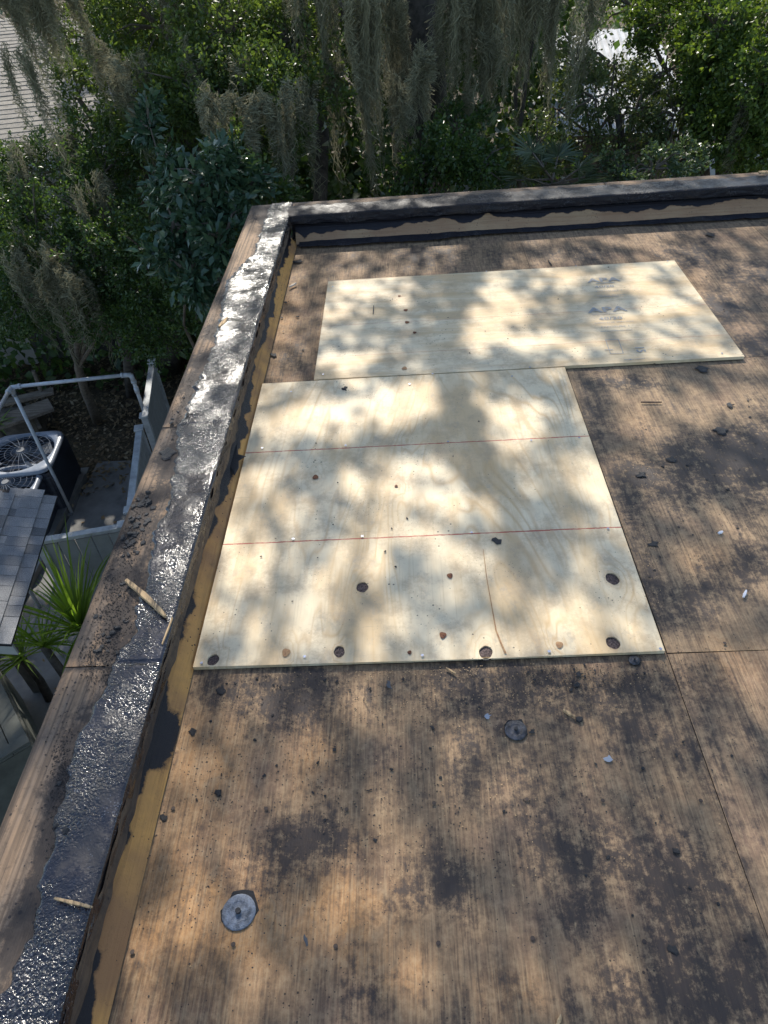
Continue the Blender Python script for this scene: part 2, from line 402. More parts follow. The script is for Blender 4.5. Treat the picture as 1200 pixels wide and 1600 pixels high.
for i in range(3):
    for j in range(3):
        x0, x1, y0, y1 = XB[i]+.0009, XB[i+1]-.0009, YB[j]+.0009, YB[j+1]-.0009; nx = max(2, int((x1-x0)/.025)); ny = max(2, int((y1-y0)/.025))
        gx, gy = np.meshgrid(np.linspace(x0, x1, nx), np.linspace(y0, y1, ny), indexing='ij')
        gz = (fbm(gx*1.5, gy*1.5, 2, 3+mi)-.5)*.006
        gz = gz - .0015*((mi*7) % 3)
        edge = np.minimum(np.minimum(gx-x0, x1-gx), np.minimum(gy-y0, y1-gy))
        px, py = proj_np(gx, gy, gz)
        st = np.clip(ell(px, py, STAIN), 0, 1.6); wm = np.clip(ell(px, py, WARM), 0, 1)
        hid = (gy < .25); st = np.where(hid, .4, st); wm = np.where(hid, .3, wm)
        V = np.stack([gx.ravel(), gy.ravel(), gz.ravel()], 1); Fq = grid_faces(nx, ny)
        me = np_mesh('deck_sheet', V, Fq, True, {'stain': st, 'warm': wm})
        o = link('deck_sheet', me, MOLD[(i+2*j) % 4]); keep(o, bld)
        mi += 1
mb = MB(); mb.box((1.35, .9, -.03), (4.0, 6.6, .04)); mb.build('roof_underlay', MTARD, bld)
mb = MB(); mb.box((1.30, 1.0, -2.23), (4.3, 6.4, 4.34)); mb.build('wall', m_flat('wall_siding', (.42,.40,.35), .8, .1, 3), bld)
# dark seams filled with grit: rough strip below the gap is the underlay above
CZ = .14                                    # curb top
XI, XO = -.636, -.872                       # left curb inner / outer edges
YI, YO = 3.985, 4.215                       # far curb inner / outer edges
def curb_board(x0, x1, y0, y1, mat, tarf, name='curb_board'):
    nx = max(3, int(abs(x1-x0)/.02)); ny = max(3, int(abs(y1-y0)/.02))
    gx, gy = np.meshgrid(np.linspace(x0, x1, nx), np.linspace(y0, y1, ny), indexing='ij')
    e = np.minimum(np.minimum(gx-x0, x1-gx), np.minimum(gy-y0, y1-gy))
    gz = CZ + (fbm(gx*6, gy*6, 2, 9)-.5)*.003 - .006*np.exp(-(e/.006))
    V = np.stack([gx.ravel(), gy.ravel(), gz.ravel()], 1); Fq = grid_faces(nx, ny)
    # skirt
    idx = np.arange(nx*ny).reshape(nx, ny)
    per = np.concatenate([idx[:, 0], idx[-1, 1:], idx[-2::-1, -1], idx[0, -2:0:-1]])
    Vb = V[per].copy(); Vb[:, 2] = CZ-.038; n = len(V); k = len(per)
    a = np.arange(k); Fs = np.stack([per, n+a, n+(a+1) % k, per[(a+1) % k]], 1)
    V2 = np.concatenate([V, Vb]); tar = tarf(V2[:, 0], V2[:, 1])
    me = np_mesh(name, V2, np.concatenate([Fq, Fs[:, ::-1]]), True, {'tar': tar})
    o = link(name, me, mat); keep(o, bld); return o
# outline of the tar sheet on the left curb, read off the photograph
TB = [(420,322),(395,395),(352,440),(340,500),(325,560),(300,610),(280,665),(268,720),(262,780),(238,850),(228,905),(205,955),(215,985),(186,1020),(165,1070),(150,1100),(118,1160),(105,1210),(95,1260),(75,1320),(62,1400),(38,1470),(12,1540),(-40,1600)]
tbw = [at(x, y, CZ) for x, y in TB]; ty = np.array([p.y for p in tbw])[::-1]; tx = np.array([p.x for p in tbw])[::-1]
def xb_left(y):
    yy = np.asarray(y, float)
    return np.clip(np.interp(yy, ty, tx) + (fbm(yy*14, yy*0+2, 4, 3)-.5)*.045, XO+.015, XI-.05)
DIRT = [(215,810,26,30,1.2),(190,840,22,30,1.2),(225,790,20,20,1.),(180,960,28,60,1.1),(200,900,30,30,.9),(260,720,25,25,1.),(285,600,25,30,.9),(300,560,30,15,.8),(330,520,20,14,.8),(160,1010,30,40,.4),(120,1140,30,40,.5),(100,1240,25,60,.9),(80,1320,22,60,1.),(60,1400,25,60,1.),(30,1480,30,40,1.),(20,1440,20,60,.6),(245,760,18,22,.9),(340,400,16,10,.7),(410,330,40,18,1.2)]
def tar_left(x, y):
    px, py = proj_np(x, y, CZ+0*x)
    return np.clip(ell(px, py, DIRT) + .5*sstep(.05, 0, xb_left(y)-x), 0, 1.5)
for (y0, y1) in ((YS, .02), (.023, 1.02), (1.023, 2.02), (2.023, YO)):
    curb_board(XO, XI, y0, y1, MBOARD_L, tar_left)
def yb_far(x):
    return np.clip(YI+.165+(fbm(np.asarray(x)*7, np.asarray(x)*0+5, 4, 8)-.5)*.09, YI+.05, YO-.02)
def tar_far(x, y): return np.clip(.55*sstep(.06, 0, y-yb_far(x)), 0, 1)
for (x0, x1) in ((XI+.003, 1.13), (1.133, XE)):
    curb_board(x0, x1, YI, YO, MBOARD_F, tar_far)

def tar_strip(name, left=True):
    """bitumen sheet: runs over the board top, round the inner arris and down the face as a ragged apron"""
    L0, L1 = (YS, YO-.02) if left else (XI-.02, XE)
    nl = int((L1-L0)/.005); l = np.linspace(L0, L1, nl)
    prof = np.concatenate([np.linspace(0, 1, 34), np.linspace(1.02, 2, 12)])
    LL, SS = np.meshgrid(l, prof, indexing='ij')
    if left: b0 = xb_left(LL)+(vn(LL*60, SS*0)-.5)*.012; e0 = XI+.003
    else: b0 = yb_far(LL)+(vn(LL*60, SS*0)-.5)*.012; e0 = YI-.004
    t = np.clip(SS, 0, 1); u = np.clip(SS-1, 0, 1)
    A = b0+(e0-b0)*t
    th = .0035+.0020*fbm(LL*12, A*12, 2, 4)+.0009*(vn(LL*95, A*95, 6)-.5)
    if left:
        for s_ in (.305, 1.02, 2.02): th = th-.003*np.exp(-((LL-s_+(vn(A*20, LL*0)-.5)*.01)/.004)**2)
    th = th*sstep(0, .10, t)-.002*(1-sstep(0, .06, t))
    Z = CZ+th-.003*sstep(.97, 1, t)**2
    drop = (.02+.045*fbm(LL*9, LL*0, 4, 12)) if left else (.036+.028*fbm(LL*8, LL*0, 4, 14)**1.5)
    Z = Z-u*drop
    bulge = .002+(.010 if left else .014*u)*(fbm(LL*22, u*3, 3, 17)-.35)*np.sin(np.pi*np.clip(u, 0, 1))
    if left: A = np.where(u > 0, e0+bulge, A); V = np.stack([A.ravel(), LL.ravel(), Z.ravel()], 1)
    else: A = np.where(u > 0, e0-bulge, A); V = np.stack([LL.ravel(), A.ravel(), Z.ravel()], 1)
    Fq = grid_faces(nl, len(prof))
    if left: Fq = Fq
    else: Fq = Fq[:, ::-1]
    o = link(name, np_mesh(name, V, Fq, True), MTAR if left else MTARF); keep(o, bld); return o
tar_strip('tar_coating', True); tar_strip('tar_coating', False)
# nailers below the boards
mb = MB(); mb.box((XI-.02-.09, (YS+YO)/2, .051-.002), (.18, YO-YS-.02, .1)); mb.build('curb_nailer', MEDGE, bld)
mb = MB(); mb.box(((XI+XE)/2, YI+.035+.08, .051-.002), (XE-XI-.01, .16, .1)); mb.build('curb_nailer', MTARD, bld)
# splintered brown arris of the board showing under the tar on the left
def ragged(name, mat, left, z0, z1, x, amp, L0, L1, seed, step=.012):
    l = np.arange(L0, L1, step); n = len(l); rows = 6
    V = []
    for r in range(rows):
        f = r/(rows-1); z = z0+(z1-z0)*f*(.65+.7*fbm(l*12, l*0, 3, seed)); d = x+amp*(vn(l*30, l*0+r*1.7, seed)-.3)
        V.append(np.stack([d, l, z], 1) if left else np.stack([l, d, z], 1))
    V = np.stack(V, 1).reshape(-1, 3); Fq = grid_faces(n, rows)
    o = link(name, np_mesh(name, V, Fq if left else Fq[:, ::-1], False, {'tar': np.full(len(V), .5)}), mat); keep(o, bld); return o
ragged('board_arris', MEDGE, True, CZ-.012, CZ-.062, XI+.004, .010, YS, YI, 5)
# cant strips
def cant(left):
    L0, L1 = (YS, YI-.03) if left else (XI+.03, XE)
    nl = int((L1-L0)/.01); l = np.linspace(L0, L1, nl); pr = np.linspace(0, 1, 14)
    LL, SS = np.meshgrid(l, pr, indexing='ij')
    if left:
        A = -.602-(.076)*SS; Z = .003+.066*SS
        px, py = proj_np(A, LL, Z)
        TL = [(255,1140,34,42,1.0),(352,735,18,22,.8),(395,510,8,10,.5),(330,880,10,14,.3),(240,1190,25,22,.6),(282,980,20,40,.5),(300,930,20,14,.4),(150,1500,22,40,.3),(310,640,10,10,.3),(440,400,14,20,.5)]
        T = sstep(.34, .66, SS+(fbm(LL*5, LL*0, 4, 21)-.5)*1.1+(vn(LL*28, LL*0, 3)-.5)*.25)*.95 + ell(px, py, TL)
        V = np.stack([A.ravel(), LL.ravel(), Z.ravel()], 1); Fq = grid_faces(nl, 14); 
    else:
        A = 3.915+.085*SS; Z = .003+.082*SS
        T = .95*sstep(.62, .85, SS+(fbm(LL*8, LL*0, 4, 33)-.5)*.8)+.95*sstep(.14, .02, SS+(vn(LL*5, LL*0, 9)-.5)*.1)+1.0*sstep(.05, -.45, LL+(fbm(LL*12, SS*6, 3, 2)-.5)*.9)*sstep(.25, .8, SS+(vn(LL*22, LL*0, 4)-.5)*.7)
        V = np.stack([LL.ravel(), A.ravel(), Z.ravel()], 1); Fq = grid_faces(nl, 14)[:, ::-1]
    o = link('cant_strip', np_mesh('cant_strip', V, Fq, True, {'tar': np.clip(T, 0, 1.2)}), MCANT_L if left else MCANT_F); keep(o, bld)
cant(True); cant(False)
# torn strip of black felt lying along the foot of the far cant
l = np.arange(XI+.05, XE, .01); n = len(l); rows = []
wv_ = fbm(l*3, l*0, 4, 31)
for f, zz in ((0, .016), (.5, .011), (1, .006)):
    rows.append(np.stack([l, 3.930-f*(.022+.05*wv_*np.clip(1.2-l*.35, .35, 1.3))-.004*vn(l*50, l*0+f), zz+.006*vn(l*14, l*0+f*3, 2)], 1))
V = np.stack(rows, 1).reshape(-1, 3)
keep(link('felt_strip', np_mesh('felt_strip', V, grid_faces(n, 3)[:, ::-1], True), MTARD), bld)

# ------------------------------------------------------------------ new plywood sheets
def ply_sheet(name, label, pts_px, mat, knots, holes, ztop, dirt, loc):
    root = empty(name, loc, label, 'plywood sheet')
    th = .012; z1 = ztop
    W = [at(x, y, z1) for x, y in pts_px]
    x0 = (W[0].x+W[3].x)/2; x1 = (W[1].x+W[2].x)/2; y0 = (W[0].y+W[1].y)/2; y1 = (W[2].y+W[3].y)/2
    # interior points + holes
    P = []; E = []
    nx = int((x1-x0)/.03); ny = int((y1-y0)/.03)
    HC = [(at(px, py, z1), r) for px, py, r in holes]
    def out(p): return all((p[0]-c.x)**2+(p[1]-c.y)**2 > (r*1.25)**2 for c, r in HC)
    rim = []
    for i in range(nx): rim.append((x0+(x1-x0)*i/nx, y0))
    for j in range(ny): rim.append((x1, y0+(y1-y0)*j/ny))
    for i in range(nx): rim.append((x1-(x1-x0)*i/nx, y1))
    for j in range(ny): rim.append((x0, y1-(y1-y0)*j/ny))
    P += rim; E += [(i, (i+1) % len(rim)) for i in range(len(rim))]
    loops = []
    for c, r in HC:
        st = len(P); k = 24; ph = random.random()*6
        for a in range(k):
            an = 2*math.pi*a/k; rr = r*(1+.05*math.sin(2*an+ph)+.03*math.sin(5*an+ph))
            P.append((c.x+rr*math.cos(an)*.9, c.y+rr*math.sin(an)*1.1))
        E += [(st+i, st+(i+1) % k) for i in range(k)]; loops.append((st, k))
    for i in range(1, nx):
        for j in range(1, ny):
            p = (x0+(x1-x0)*i/nx, y0+(y1-y0)*j/ny)
            if out(p): P.append(p)
    v2, e2, f2, *_ = delaunay_2d_cdt([Vector(p) for p in P], E, [], 0, 1e-6)
    faces = []
    for f in f2:
        cx = sum(v2[i].x for i in f)/len(f); cy = sum(v2[i].y for i in f)/len(f)
        if any(all((v2[i].x-c.x)**2+(v2[i].y-c.y)**2 < (r*1.22)**2 for i in f) for c, r in HC): continue
        faces.append(tuple(f))
    vx = np.array([v.x for v in v2]); vy = np.array([v.y for v in v2]); vz = z1+(fbm(vx*2, vy*2, 2, 4)-.5)*.003
    verts = [(x, y, z) for x, y, z in zip(vx, vy, vz)]
    fl = list(faces)
    def near(p): return int(np.argmin((vx-p[0])**2+(vy-p[1])**2))
    for lp in [list(range(len(rim)))]+[list(range(s, s+k)) for s, k in loops]:
        ids = [near(P[i]) for i in lp]; base = len(verts)
        for i in ids: verts.append((verts[i][0], verts[i][1], z1-(th if lp[0] == 0 else .006)))
        k = len(ids)
        for a in range(k): fl.append((ids[a], base+a, base+(a+1) % k, ids[(a+1) % k]))
    me = bpy.data.meshes.new('veneer'); me.from_pydata(verts, [], fl); me.update()
    allx = np.array([v[0] for v in verts]); ally = np.array([v[1] for v in verts])
    kf = np.zeros(len(verts))
    along_y = mat is MPLYA
    for px, py, r, *_ in knots:
        c = at(px, py, z1)
        sx, sy = (r*2.0, r*4.5) if along_y else (r*5, r*2)
        kf += .8*np.exp(-np.sqrt(((allx-c.x)/sx)**2+((ally-c.y)/sy)**2))
    pxx, pyy = proj_np(allx, ally, np.full(len(allx), z1))
    dv = np.clip(ell(pxx, pyy, dirt), 0, 1)
    for nm, val in (('knot', kf), ('dirt', dv)):
        a = me.attributes.new(nm, 'FLOAT', 'POINT'); a.data.foreach_set('value', val.astype(np.float32))
    keep(link('veneer', me, mat), root)
    for (c, r) in HC:     # dark knot floors sunk in the holes
        b2 = MB(); k = 16; b2.v.append((c.x, c.y, z1-.0045))
        for a in range(k):
            an = 2*math.pi*a/k; b2.v.append((c.x+r*1.12*math.cos(an), c.y+r*1.25*math.sin(an), z1-.0050))
        b2.f = [(0, 1+a, 1+(a+1) % k) for a in range(k)]
        b2.build('knot_hole_floor', MKNOTH, root)
    for px, py, r, kind in knots:
        if kind == 0: continue
        c = at(px, py, z1); b2 = MB(); k = 14; b2.v.append((c.x, c.y, z1+.0032))
        for a in range(k):
            an = 2*math.pi*a/k; rr = r*(1+.12*math.sin(3*an+px)); b2.v.append((c.x+rr*.9*math.cos(an), c.y+rr*1.1*math.sin(an), z1+.0018))
        b2.f = [(0, 1+a, 1+(a+1) % k) for a in range(k)]
        b2.build('knot', MKNOT if kind == 1 else MKNOTR, root)
    return root
#SPLIT
def m_knot(name, a, bcol, ring=70):
    b = NB(name); n = b.noise(b.co(), ring, 5, .7); return b.fin(b.mix(b.mr(n, .4, .6), a, bcol), .7, b.bump(n, .8, .004), .3)
MKNOTH = m_knot('knot_hole', (.028,.018,.016), (.17,.12,.105), 220)
MKNOT = m_knot('knot_brown', (.22,.085,.035), (.10,.035,.02)); MKNOTR = m_knot('knot_ring', (.42,.25,.12), (.30,.16,.08))
pA = ply_sheet('plywood_sheet', 'square of new pale plywood with round dark knots and two red chalk lines', [(302,1041),(1041,1018),(882,575),(410,598)], MPLYA,
    [(566,917,.016,0),(333,1030,.015,0),(530,1018,.014,0),(759,1017,.016,0),(957,904,.016,0),(703,900,.009,1),(447,1020,.012,2),(493,746,.011,1),(619,760,.006,1),(692,993,.010,1),(958,1004,.018,0),(874,1008,.010,2),
     (640,1020,.006,1),(452,762,.004,0),(565,750,.004,0),(887,733,.005,0),(640,690,.004,0)],
    [(566,917,.0185),(333,1031,.017),(530,1018,.0165),(759,1019,.019),(957,904,.0205),(958,1004,.019)], .013,
    [(830,880,60,50,.4),(790,680,50,25,.3),(560,640,40,25,.25),(640,750,70,30,.3),(700,860,60,30,.25),(500,770,40,30,.2),(880,830,80,10,.3),(330,800,20,80,.2)], (0, 1.1, .001))
pB = ply_sheet('plywood_sheet', 'longer pale plywood sheet with grey printed grade stamps nearest the far curb', [(490,594),(1163,556),(1053,406),(513,440)], MPLYB,
    [(634,485,.011,1),(636,504,.011,1),(648,520,.009,1),(632,576,.012,2),(622,543,.008,0),(650,462,.007,0),(624,463,.008,1),(1045,546,.01,0)], [], .0135,
    [(640,500,20,80,.3),(820,500,80,40,.25),(950,480,40,60,.3),(1100,520,40,30,.2)], (.5, 2.51, .001))
q = MB(); sp_ = [at(px, py, .0152) for px, py in ((755,858),(760,900),(768,945),(775,985),(783,1005),(790,1021))]
for i in range(5):
    a, c = sp_[i], sp_[i+1]; w1, w2 = (.0007+.0004*i), (.0007+.0004*(i+1)); q.v += [(a.x-w1,a.y,a.z),(a.x+w1,a.y,a.z),(c.x+w2,c.y,c.z),(c.x-w2,c.y,c.z)]; q.f.append((i*4,i*4+1,i*4+2,i*4+3))
q.build('veneer_split', MKNOTR, pA)
# nail heads
MNAIL = m_flat('nail_head', (.32,.36,.46), .4, .2, 60, .7)
nm_ = MB()
for a in range(9):
    nm_.v.append((.0042*math.cos(a*.698), .0042*math.sin(a*.698), .0012))
nm_.f.append(tuple(range(9))); nme = nm_.mesh('nail_head')
for r_, L in ((pA, [(315,1036),(476,1026),(660,1024),(858,1018),(1032,1014),(458,842),(566,838),(737,832),(950,826),(410,700),(540,696),(700,690),(830,688),(905,684),(455,612),(640,600),(800,588)]), (pB, [(505,585),(676,584),(828,574),(985,562),(1128,552),(1043,408),(520,448),(760,424),(900,416)])):
    for px, py in L:
        p = at(px, py, .0155); o = link('nail_head', nme, MNAIL); o.location = p-Vector(r_.location); o.parent = r_
# printed grade stamps on the far sheet
MINK = NB('stamp_ink'); MINK = MINK.fin(MINK.mix(MINK.mr(MINK.noise(MINK.co(), 90, 4, .8), .54, .74), (.30,.30,.29), (.56,.49,.36)), .7)
def stamp_text(txt, px, py, size, parent, bold=False, shear=0, sx=1.0, rot=0.):
    cu = bpy.data.curves.new('stamp', 'FONT'); cu.body = txt; cu.size = size; cu.align_x = 'CENTER'; cu.resolution_u = 2
    if bold: cu.offset = size*.02
    to = bpy.data.objects.new('stamp_src', cu); COL.objects.link(to)
    bpy.context.view_layer.update(); me = bpy.data.meshes.new_from_object(to); bpy.data.objects.remove(to)
    me.name = 'stamp'; p = at(px, py, .0168); me.materials.clear()
    o = link('grade_stamp', me, MINK); o.location = p-Vector(parent.location); o.parent = parent; o.scale = (sx, 1, 1); o.rotation_euler = (0, 0, rot)
    return o
def stamp_bar(px0, py0, px1, py1, w_, parent):
    a = at(px0, py0, .0168); b_ = at(px1, py1, .0168); n = Vector((-(b_-a).y, (b_-a).x, 0)).normalized()*w_/2
    q = MB(); q.quad(a-n, b_-n, b_+n, a+n); q.build('stamp_line', MINK, parent)
for (cx, cy, sc_) in ((944, 440, 1.0), (950, 487, 1.12)):
    stamp_text('APA', cx, cy, .060*sc_, pB, True, sx=1.35)
stamp_bar(931, 443, 960, 441, .006, pB)
stamp_text('40/20', 945, 449, .030, pB, True, sx=1.3); stamp_text('EXPOSURE 1', 952, 455, .017, pB, sx=1.3); stamp_text('SIZED FOR SPACING', 953, 462, .013, pB, sx=1.2)
stamp_bar(938, 464, 967, 462.5, .004, pB); stamp_bar(940, 457, 964, 455.6, .002, pB)
stamp_bar(925, 491.5, 976, 488.8, .003, pB)
stamp_text('40/20', 955, 499, .034, pB, True, sx=1.3); stamp_text('SIZED FOR SPACING', 960, 504, .014, pB, sx=1.3); stamp_text('EXPOSURE 1', 962, 511, .017, pB, sx=1.3)
stamp_bar(938, 518, 988, 515, .003, pB)
stamp_bar(946, 530.5, 966, 530, .003, pB); stamp_bar(966, 530, 974, 552, .003, pB); stamp_bar(974, 552, 954, 552.5, .003, pB); stamp_bar(954, 552.5, 946, 530.5, .003, pB)
stamp_text('1', 958, 546, .05, pB, sx=1.0, rot=math.pi/2)
stamp_text('15', 994, 546, .05, pB, True, sx=1.0, rot=-math.pi/2)
stamp_bar(975, 563.5-1.6, 1008, 560, .003, pB)

# ------------------------------------------------------------------ loose things on the roof
def chip_mesh(seed, k=9, flat=.25, rough=.35):
    r = random.Random(seed); b = MB(); top = []; bot = []
    for a in range(k):
        an = 2*math.pi*a/k; rr = 1+rough*(r.random()*2-1)
        top.append((rr*.8*math.cos(an), rr*.8*math.sin(an), flat*(.7+.6*r.random()))); bot.append((rr*math.cos(an), rr*math.sin(an), 0))
    b.v = bot+top+[(0, 0, flat*1.2)]
    for a in range(k):
        n_ = (a+1) % k; b.f.append((a, n_, k+n_, k+a)); b.f.append((k+a, k+n_, 2*k))
    b.f.append(tuple(range(k))[::-1]); return b.mesh('chip')
CH = [chip_mesh(i, 11, .22, .5) for i in range(5)]+[chip_mesh(20+i, 8, .6, .4) for i in range(4)]
for c in CH: c.materials.append(MCRUMB)
def chip(name, label, cat, px, py, z, wpx, hpx, mesh=0, mat=None, rz=0, hgt=1., group=None):
    """wpx/hpx: half sizes in photo pixels"""
    p = at(px, py, z); dx = (at(px+wpx, py, z)-p).length; dy = (at(px, py+hpx, z)-p).length
    me = CH[mesh]
    if mat is not None:
        me = me.copy(); me.materials.clear(); me.materials.append(mat)
    o = link(name, me); o.location = p; o.scale = (dx*.85, dy*.85, min(dx, dy)*hgt*.7); o.rotation_euler = (0, 0, rz)
    tag(o, label, cat, group); return o
z_ = .003
nme2 = nm_.mesh('rusty_nail'); nme2.materials.append(m_flat('rusty_nail_mat', (.07,.045,.032), .7, .3, 80))
chips = [
 ('tar_chunk','shiny black tar chunk on the old deck right of the square sheet',1126,673,12,6,0,1.),
 ('tar_chunk','pair of dull black tar lumps beside the right edge of the square sheet',1003,742,10,5,1,1.),
 ('tar_chunk','small dark tar lump just above the pair near the square sheet',1141,633,6,4,2,1.2),
 ('tar_chunk','greyish crumbly tar lump on the lit old deck',1050,717,8,6,3,.8),
 ('tar_flake','flat black rectangular flake on the new plywood below the lower chalk line',777,845,11,5,4,.4),
 ('tar_flake','black flake lying right of the far sheet front corner',1097,576,11,5,0,.5),
 ('tar_chunk','black tar dot on the new plywood under the far sheet edge',539,607,5,4,1,1.),
 ('tar_flake','square of black felt leaning on the left cant strip',367,716,14,22,2,.5),
 ('tar_flake','torn tar chip below the left corner of the square sheet',346,1077,7,9,3,.5),
 ('tar_chunk','round black tar lump on the orange part of the deck',341,1239,7,7,6,.9),
 ('tar_flake','grey flake near the foot of the left cant strip',256,1277,9,5,4,.4),
 ('tar_flake','small angular chip on the deck left of the round lump',301,1143,6,6,0,.5),
 ('tar_chunk','dark tar lump beside the dull metal washer',905,1123,6,6,7,.9),
 ('tar_flake','small black flake touching the dull washer side',832,1143,6,4,1,.6),
 ('tar_flake','upper of two black flakes under the sheet right part',905,1053,6,4,2,.6),
 ('tar_flake','lower of two black flakes under the sheet right part',902,1069,6,4,3,.6),
 ('tar_chunk','black knot of tar on the dark lower right deck',1056,1330,6,6,5,.8),
 ('tar_flake','long black tar flake by the bottom right',1052,1483,11,8,4,.5),
 ('tar_flake','flake of grey tar in front of the far curb',1110,366,8,3,0,.4),
 ('tar_flake','brown curled flake at right of the square sheet, near its middle',1022,850,10,5,1,.6),
 ('tar_chunk','dirty tar lump below the right corner of the square sheet',991,1030,7,5,2,.6),
 ('tar_flake','dark elongated flake along the left cant strip near the far corner',466,408,8,3,3,.5),
 ('tar_flake','short black flake at the cant foot beside the far sheet',427,554,7,3,4,.5),
 ('tar_flake','charred flake on the outer curb edge midway along',262,708,13,9,0,.5),
 ('leaf_litter','dark oval leaf lying on the deck below the new sheet',608,1070,4,8,1,.2),
 ('leaf_litter','small blue grey leaf left of the dull washer',762,1119,6,4,2,.2),
 ('leaf_litter','pale grey leaf lying alone on the dark deck',951,1185,7,6,3,.2),
 ('leaf_litter','narrow grey leaf low on the deck near the bottom',478,1469,4,9,4,.2),
]
MLL = m_flat('dry_leaf', (.07,.08,.09), .6, .2, 60); MLG = m_flat('pale_leaf', (.32,.36,.42), .6, .2, 60)
for i, (n_, lb, px, py, wx, hy, ms, hg) in enumerate(chips):
    z = z_
    if 'new plywood' in lb: z = .015
    if 'outer curb' in lb: z = CZ+.002
    if 'leaning' in lb: z = .03
    mat = MLG if 'pale' in lb or 'blue' in lb else (MLL if n_ == 'leaf_litter' else None)
    cat = {'tar_chunk': 'tar lump', 'tar_flake': 'tar flake', 'leaf_litter': 'leaf'}[n_]
    chip(n_, lb, cat, px, py, z, wx, hy, ms, mat, 0 if 'rect' in lb else random.random()*.5, hg)
rn = m_flat('rusty_nail_head', (.07,.045,.032), .7, .3, 80)
for yr in (.45, .72, 1.12, 1.55, 2.01, 2.47, 2.93, 3.40, 3.86):
    for xr in np.arange(-.57, 2.3, .19):
        x_ = xr+random.uniform(-.02, .02); y_ = yr+random.uniform(-.008, .008)
        if (-.62 < x_ < .63 and 1.08 < y_ < 2.55) or (-.42 < x_ < 1.36 and 2.48 < y_ < 3.46): continue
        o = bpy.data.objects.new('rusty_nail', nme2); COL.objects.link(o); o.location = Vector((x_, y_, .0030))-Vector(bld.location); o.parent = bld; o.scale = (1.1, 1.1, 1)
# round steel fastening plates
def washer(px, py, r, label, mat, seed, rz=0):
    p = at(px, py, .003); rt_ = empty('fastening_plate', p, label, 'metal washer')
    b = MB(); k = 28; rr = random.Random(seed)
    prof = [(0, .004), (.18, .0036), (.22, .0022), (.55, .0024), (.6, .003), (.66, .0024), (.92, .0024), (1., .0015), (1.02, 0)]
    for f, z in prof:
        for a in range(k):
            an = 2*math.pi*a/k; b.v.append((r*f*math.cos(an), r*f*math.sin(an), z))
    for i in range(len(prof)-1):
        for a in range(k): b.f.append((i*k+a, (i+1)*k+a, (i+1)*k+(a+1) % k, i*k+(a+1) % k))
    o = link('plate', b.mesh('plate', True), mat, rt_)
    b = MB(); b.tube([(0,0,.004), (0,0,.0095)], r*.17, 10); link('screw_head', b.mesh('screw_head'), MCRUMB, rt_)
    me = chip_mesh(seed+50, 12, .12, .22); me.materials.append(MCRUMB)
    o = link('tar_residue', me, None, rt_); o.scale = (r*1.08, r*1.06, r*.02); o.location = (r*.06, r*.10, -.0015)
washer(373,1425,.0335,'round galvanised fastening plate on the orange deck near the left cant', m_flat('zinc_plate', (.27,.30,.35), .6, .34, 70, .3, .8), 3)
washer(806,1141,.026,'tar smeared round plate on the dark deck below the square sheet', m_flat('dirty_plate', (.11,.11,.12), .4, .4, 60, .4, .5), 5)
washer(991,1032,.014,'tiny dark plate at the square sheet right corner', m_flat('dirty_plate_small', (.10,.10,.11), .5, .4, 60, .4, .5), 6)
# splinters and sticks
def stick(name, label, cat, a, b_, wd, mat, z=.006, th=.006, z2=None, bend=.0, parts=None):
    A = at(*a, z); B = at(*b_, z if z2 is None else z2); n = 7; m_ = MB(); s = (B-A); sd = Vector((-s.y, s.x, 0)).normalized()
    rows = []
    for i in range(n+1):
        f = i/n; w2 = wd*(.35+.65*math.sin(math.pi*min(1, max(.12, f*.86+.08))))*(1+.15*math.sin(i*2.3))
        c = A+s*f+sd*bend*math.sin(math.pi*f); rows.append([c-sd*w2/2, c+sd*w2/2, c+sd*w2*.38+Vector((0,0,th)), c-sd*w2*.38+Vector((0,0,th*.8))])
    for rw in rows: m_.v += [tuple(q) for q in rw]
    for i in range(n):
        for k in range(4): m_.f.append((i*4+k, i*4+(k+1) % 4, (i+1)*4+(k+1) % 4, (i+1)*4+k))
    m_.f.append((3,2,1,0)); m_.f.append(tuple(n*4+k for k in range(4)))
    o = link(name, m_.mesh(name), mat); tag(o, label, cat); return o
stick('wood_splinter','longest pale wood splinter lying across the left curb tar','splinter',(198,908),(259,964),.017,MSPLINT,CZ+.012,.008,bend=.003)
stick('wood_splinter','thin tan splinter on the curb tar near the bottom left','splinter',(86,1404),(145,1418),.007,MSPLINT,CZ+.012,.004)
stick('wood_splinter','pale splinter beside the tar lump on the dark deck','splinter',(880,1110),(898,1121),.008,MSPLINT,.004,.006)
stick('wood_splinter','white splinter cut off by the bottom edge','splinter',(870,1604),(877,1586),.007,MSPLINT,.004,.006)
stick('wood_splinter','light wood sliver split from the left curb arris beside the long splinter','splinter',(254,1008),(270,966),.004,MSPLINT,CZ+.004,.006)
stick('wood_splinter','small straw coloured chip under the square sheet','splinter',(697,1044),(712,1053),.005,MSPLINT,.004,.004)
stick('wood_splinter','pale grey scrap beside the cant near the far corner','splinter',(452,449),(463,443),.012,m_flat('pale_scrap', (.45,.38,.30), .7, .2, 40),.006,.006)
stick('dark_twig','short black twig on the far plywood sheet left part','twig',(583,491),(584,478),.005,MCRUMB,.016,.004)
stick('dark_twig','black twig behind the far sheet top edge','twig',(862,415),(856,407),.006,MCRUMB,.004,.005)
stick('roofing_nail','rusty loose nail on the sunlit old deck','nail',(1001,629),(1034,629),.005,m_flat('rust', (.10,.055,.035), .7, .3, 60),.004,.004)
stick('paper_scrap','tiny white scrap on the right deck, upper','paper scrap',(1122,834),(1129,831),.010,m_flat('white_scrap', (.7,.7,.72), .7, .05, 40),.004,.004)
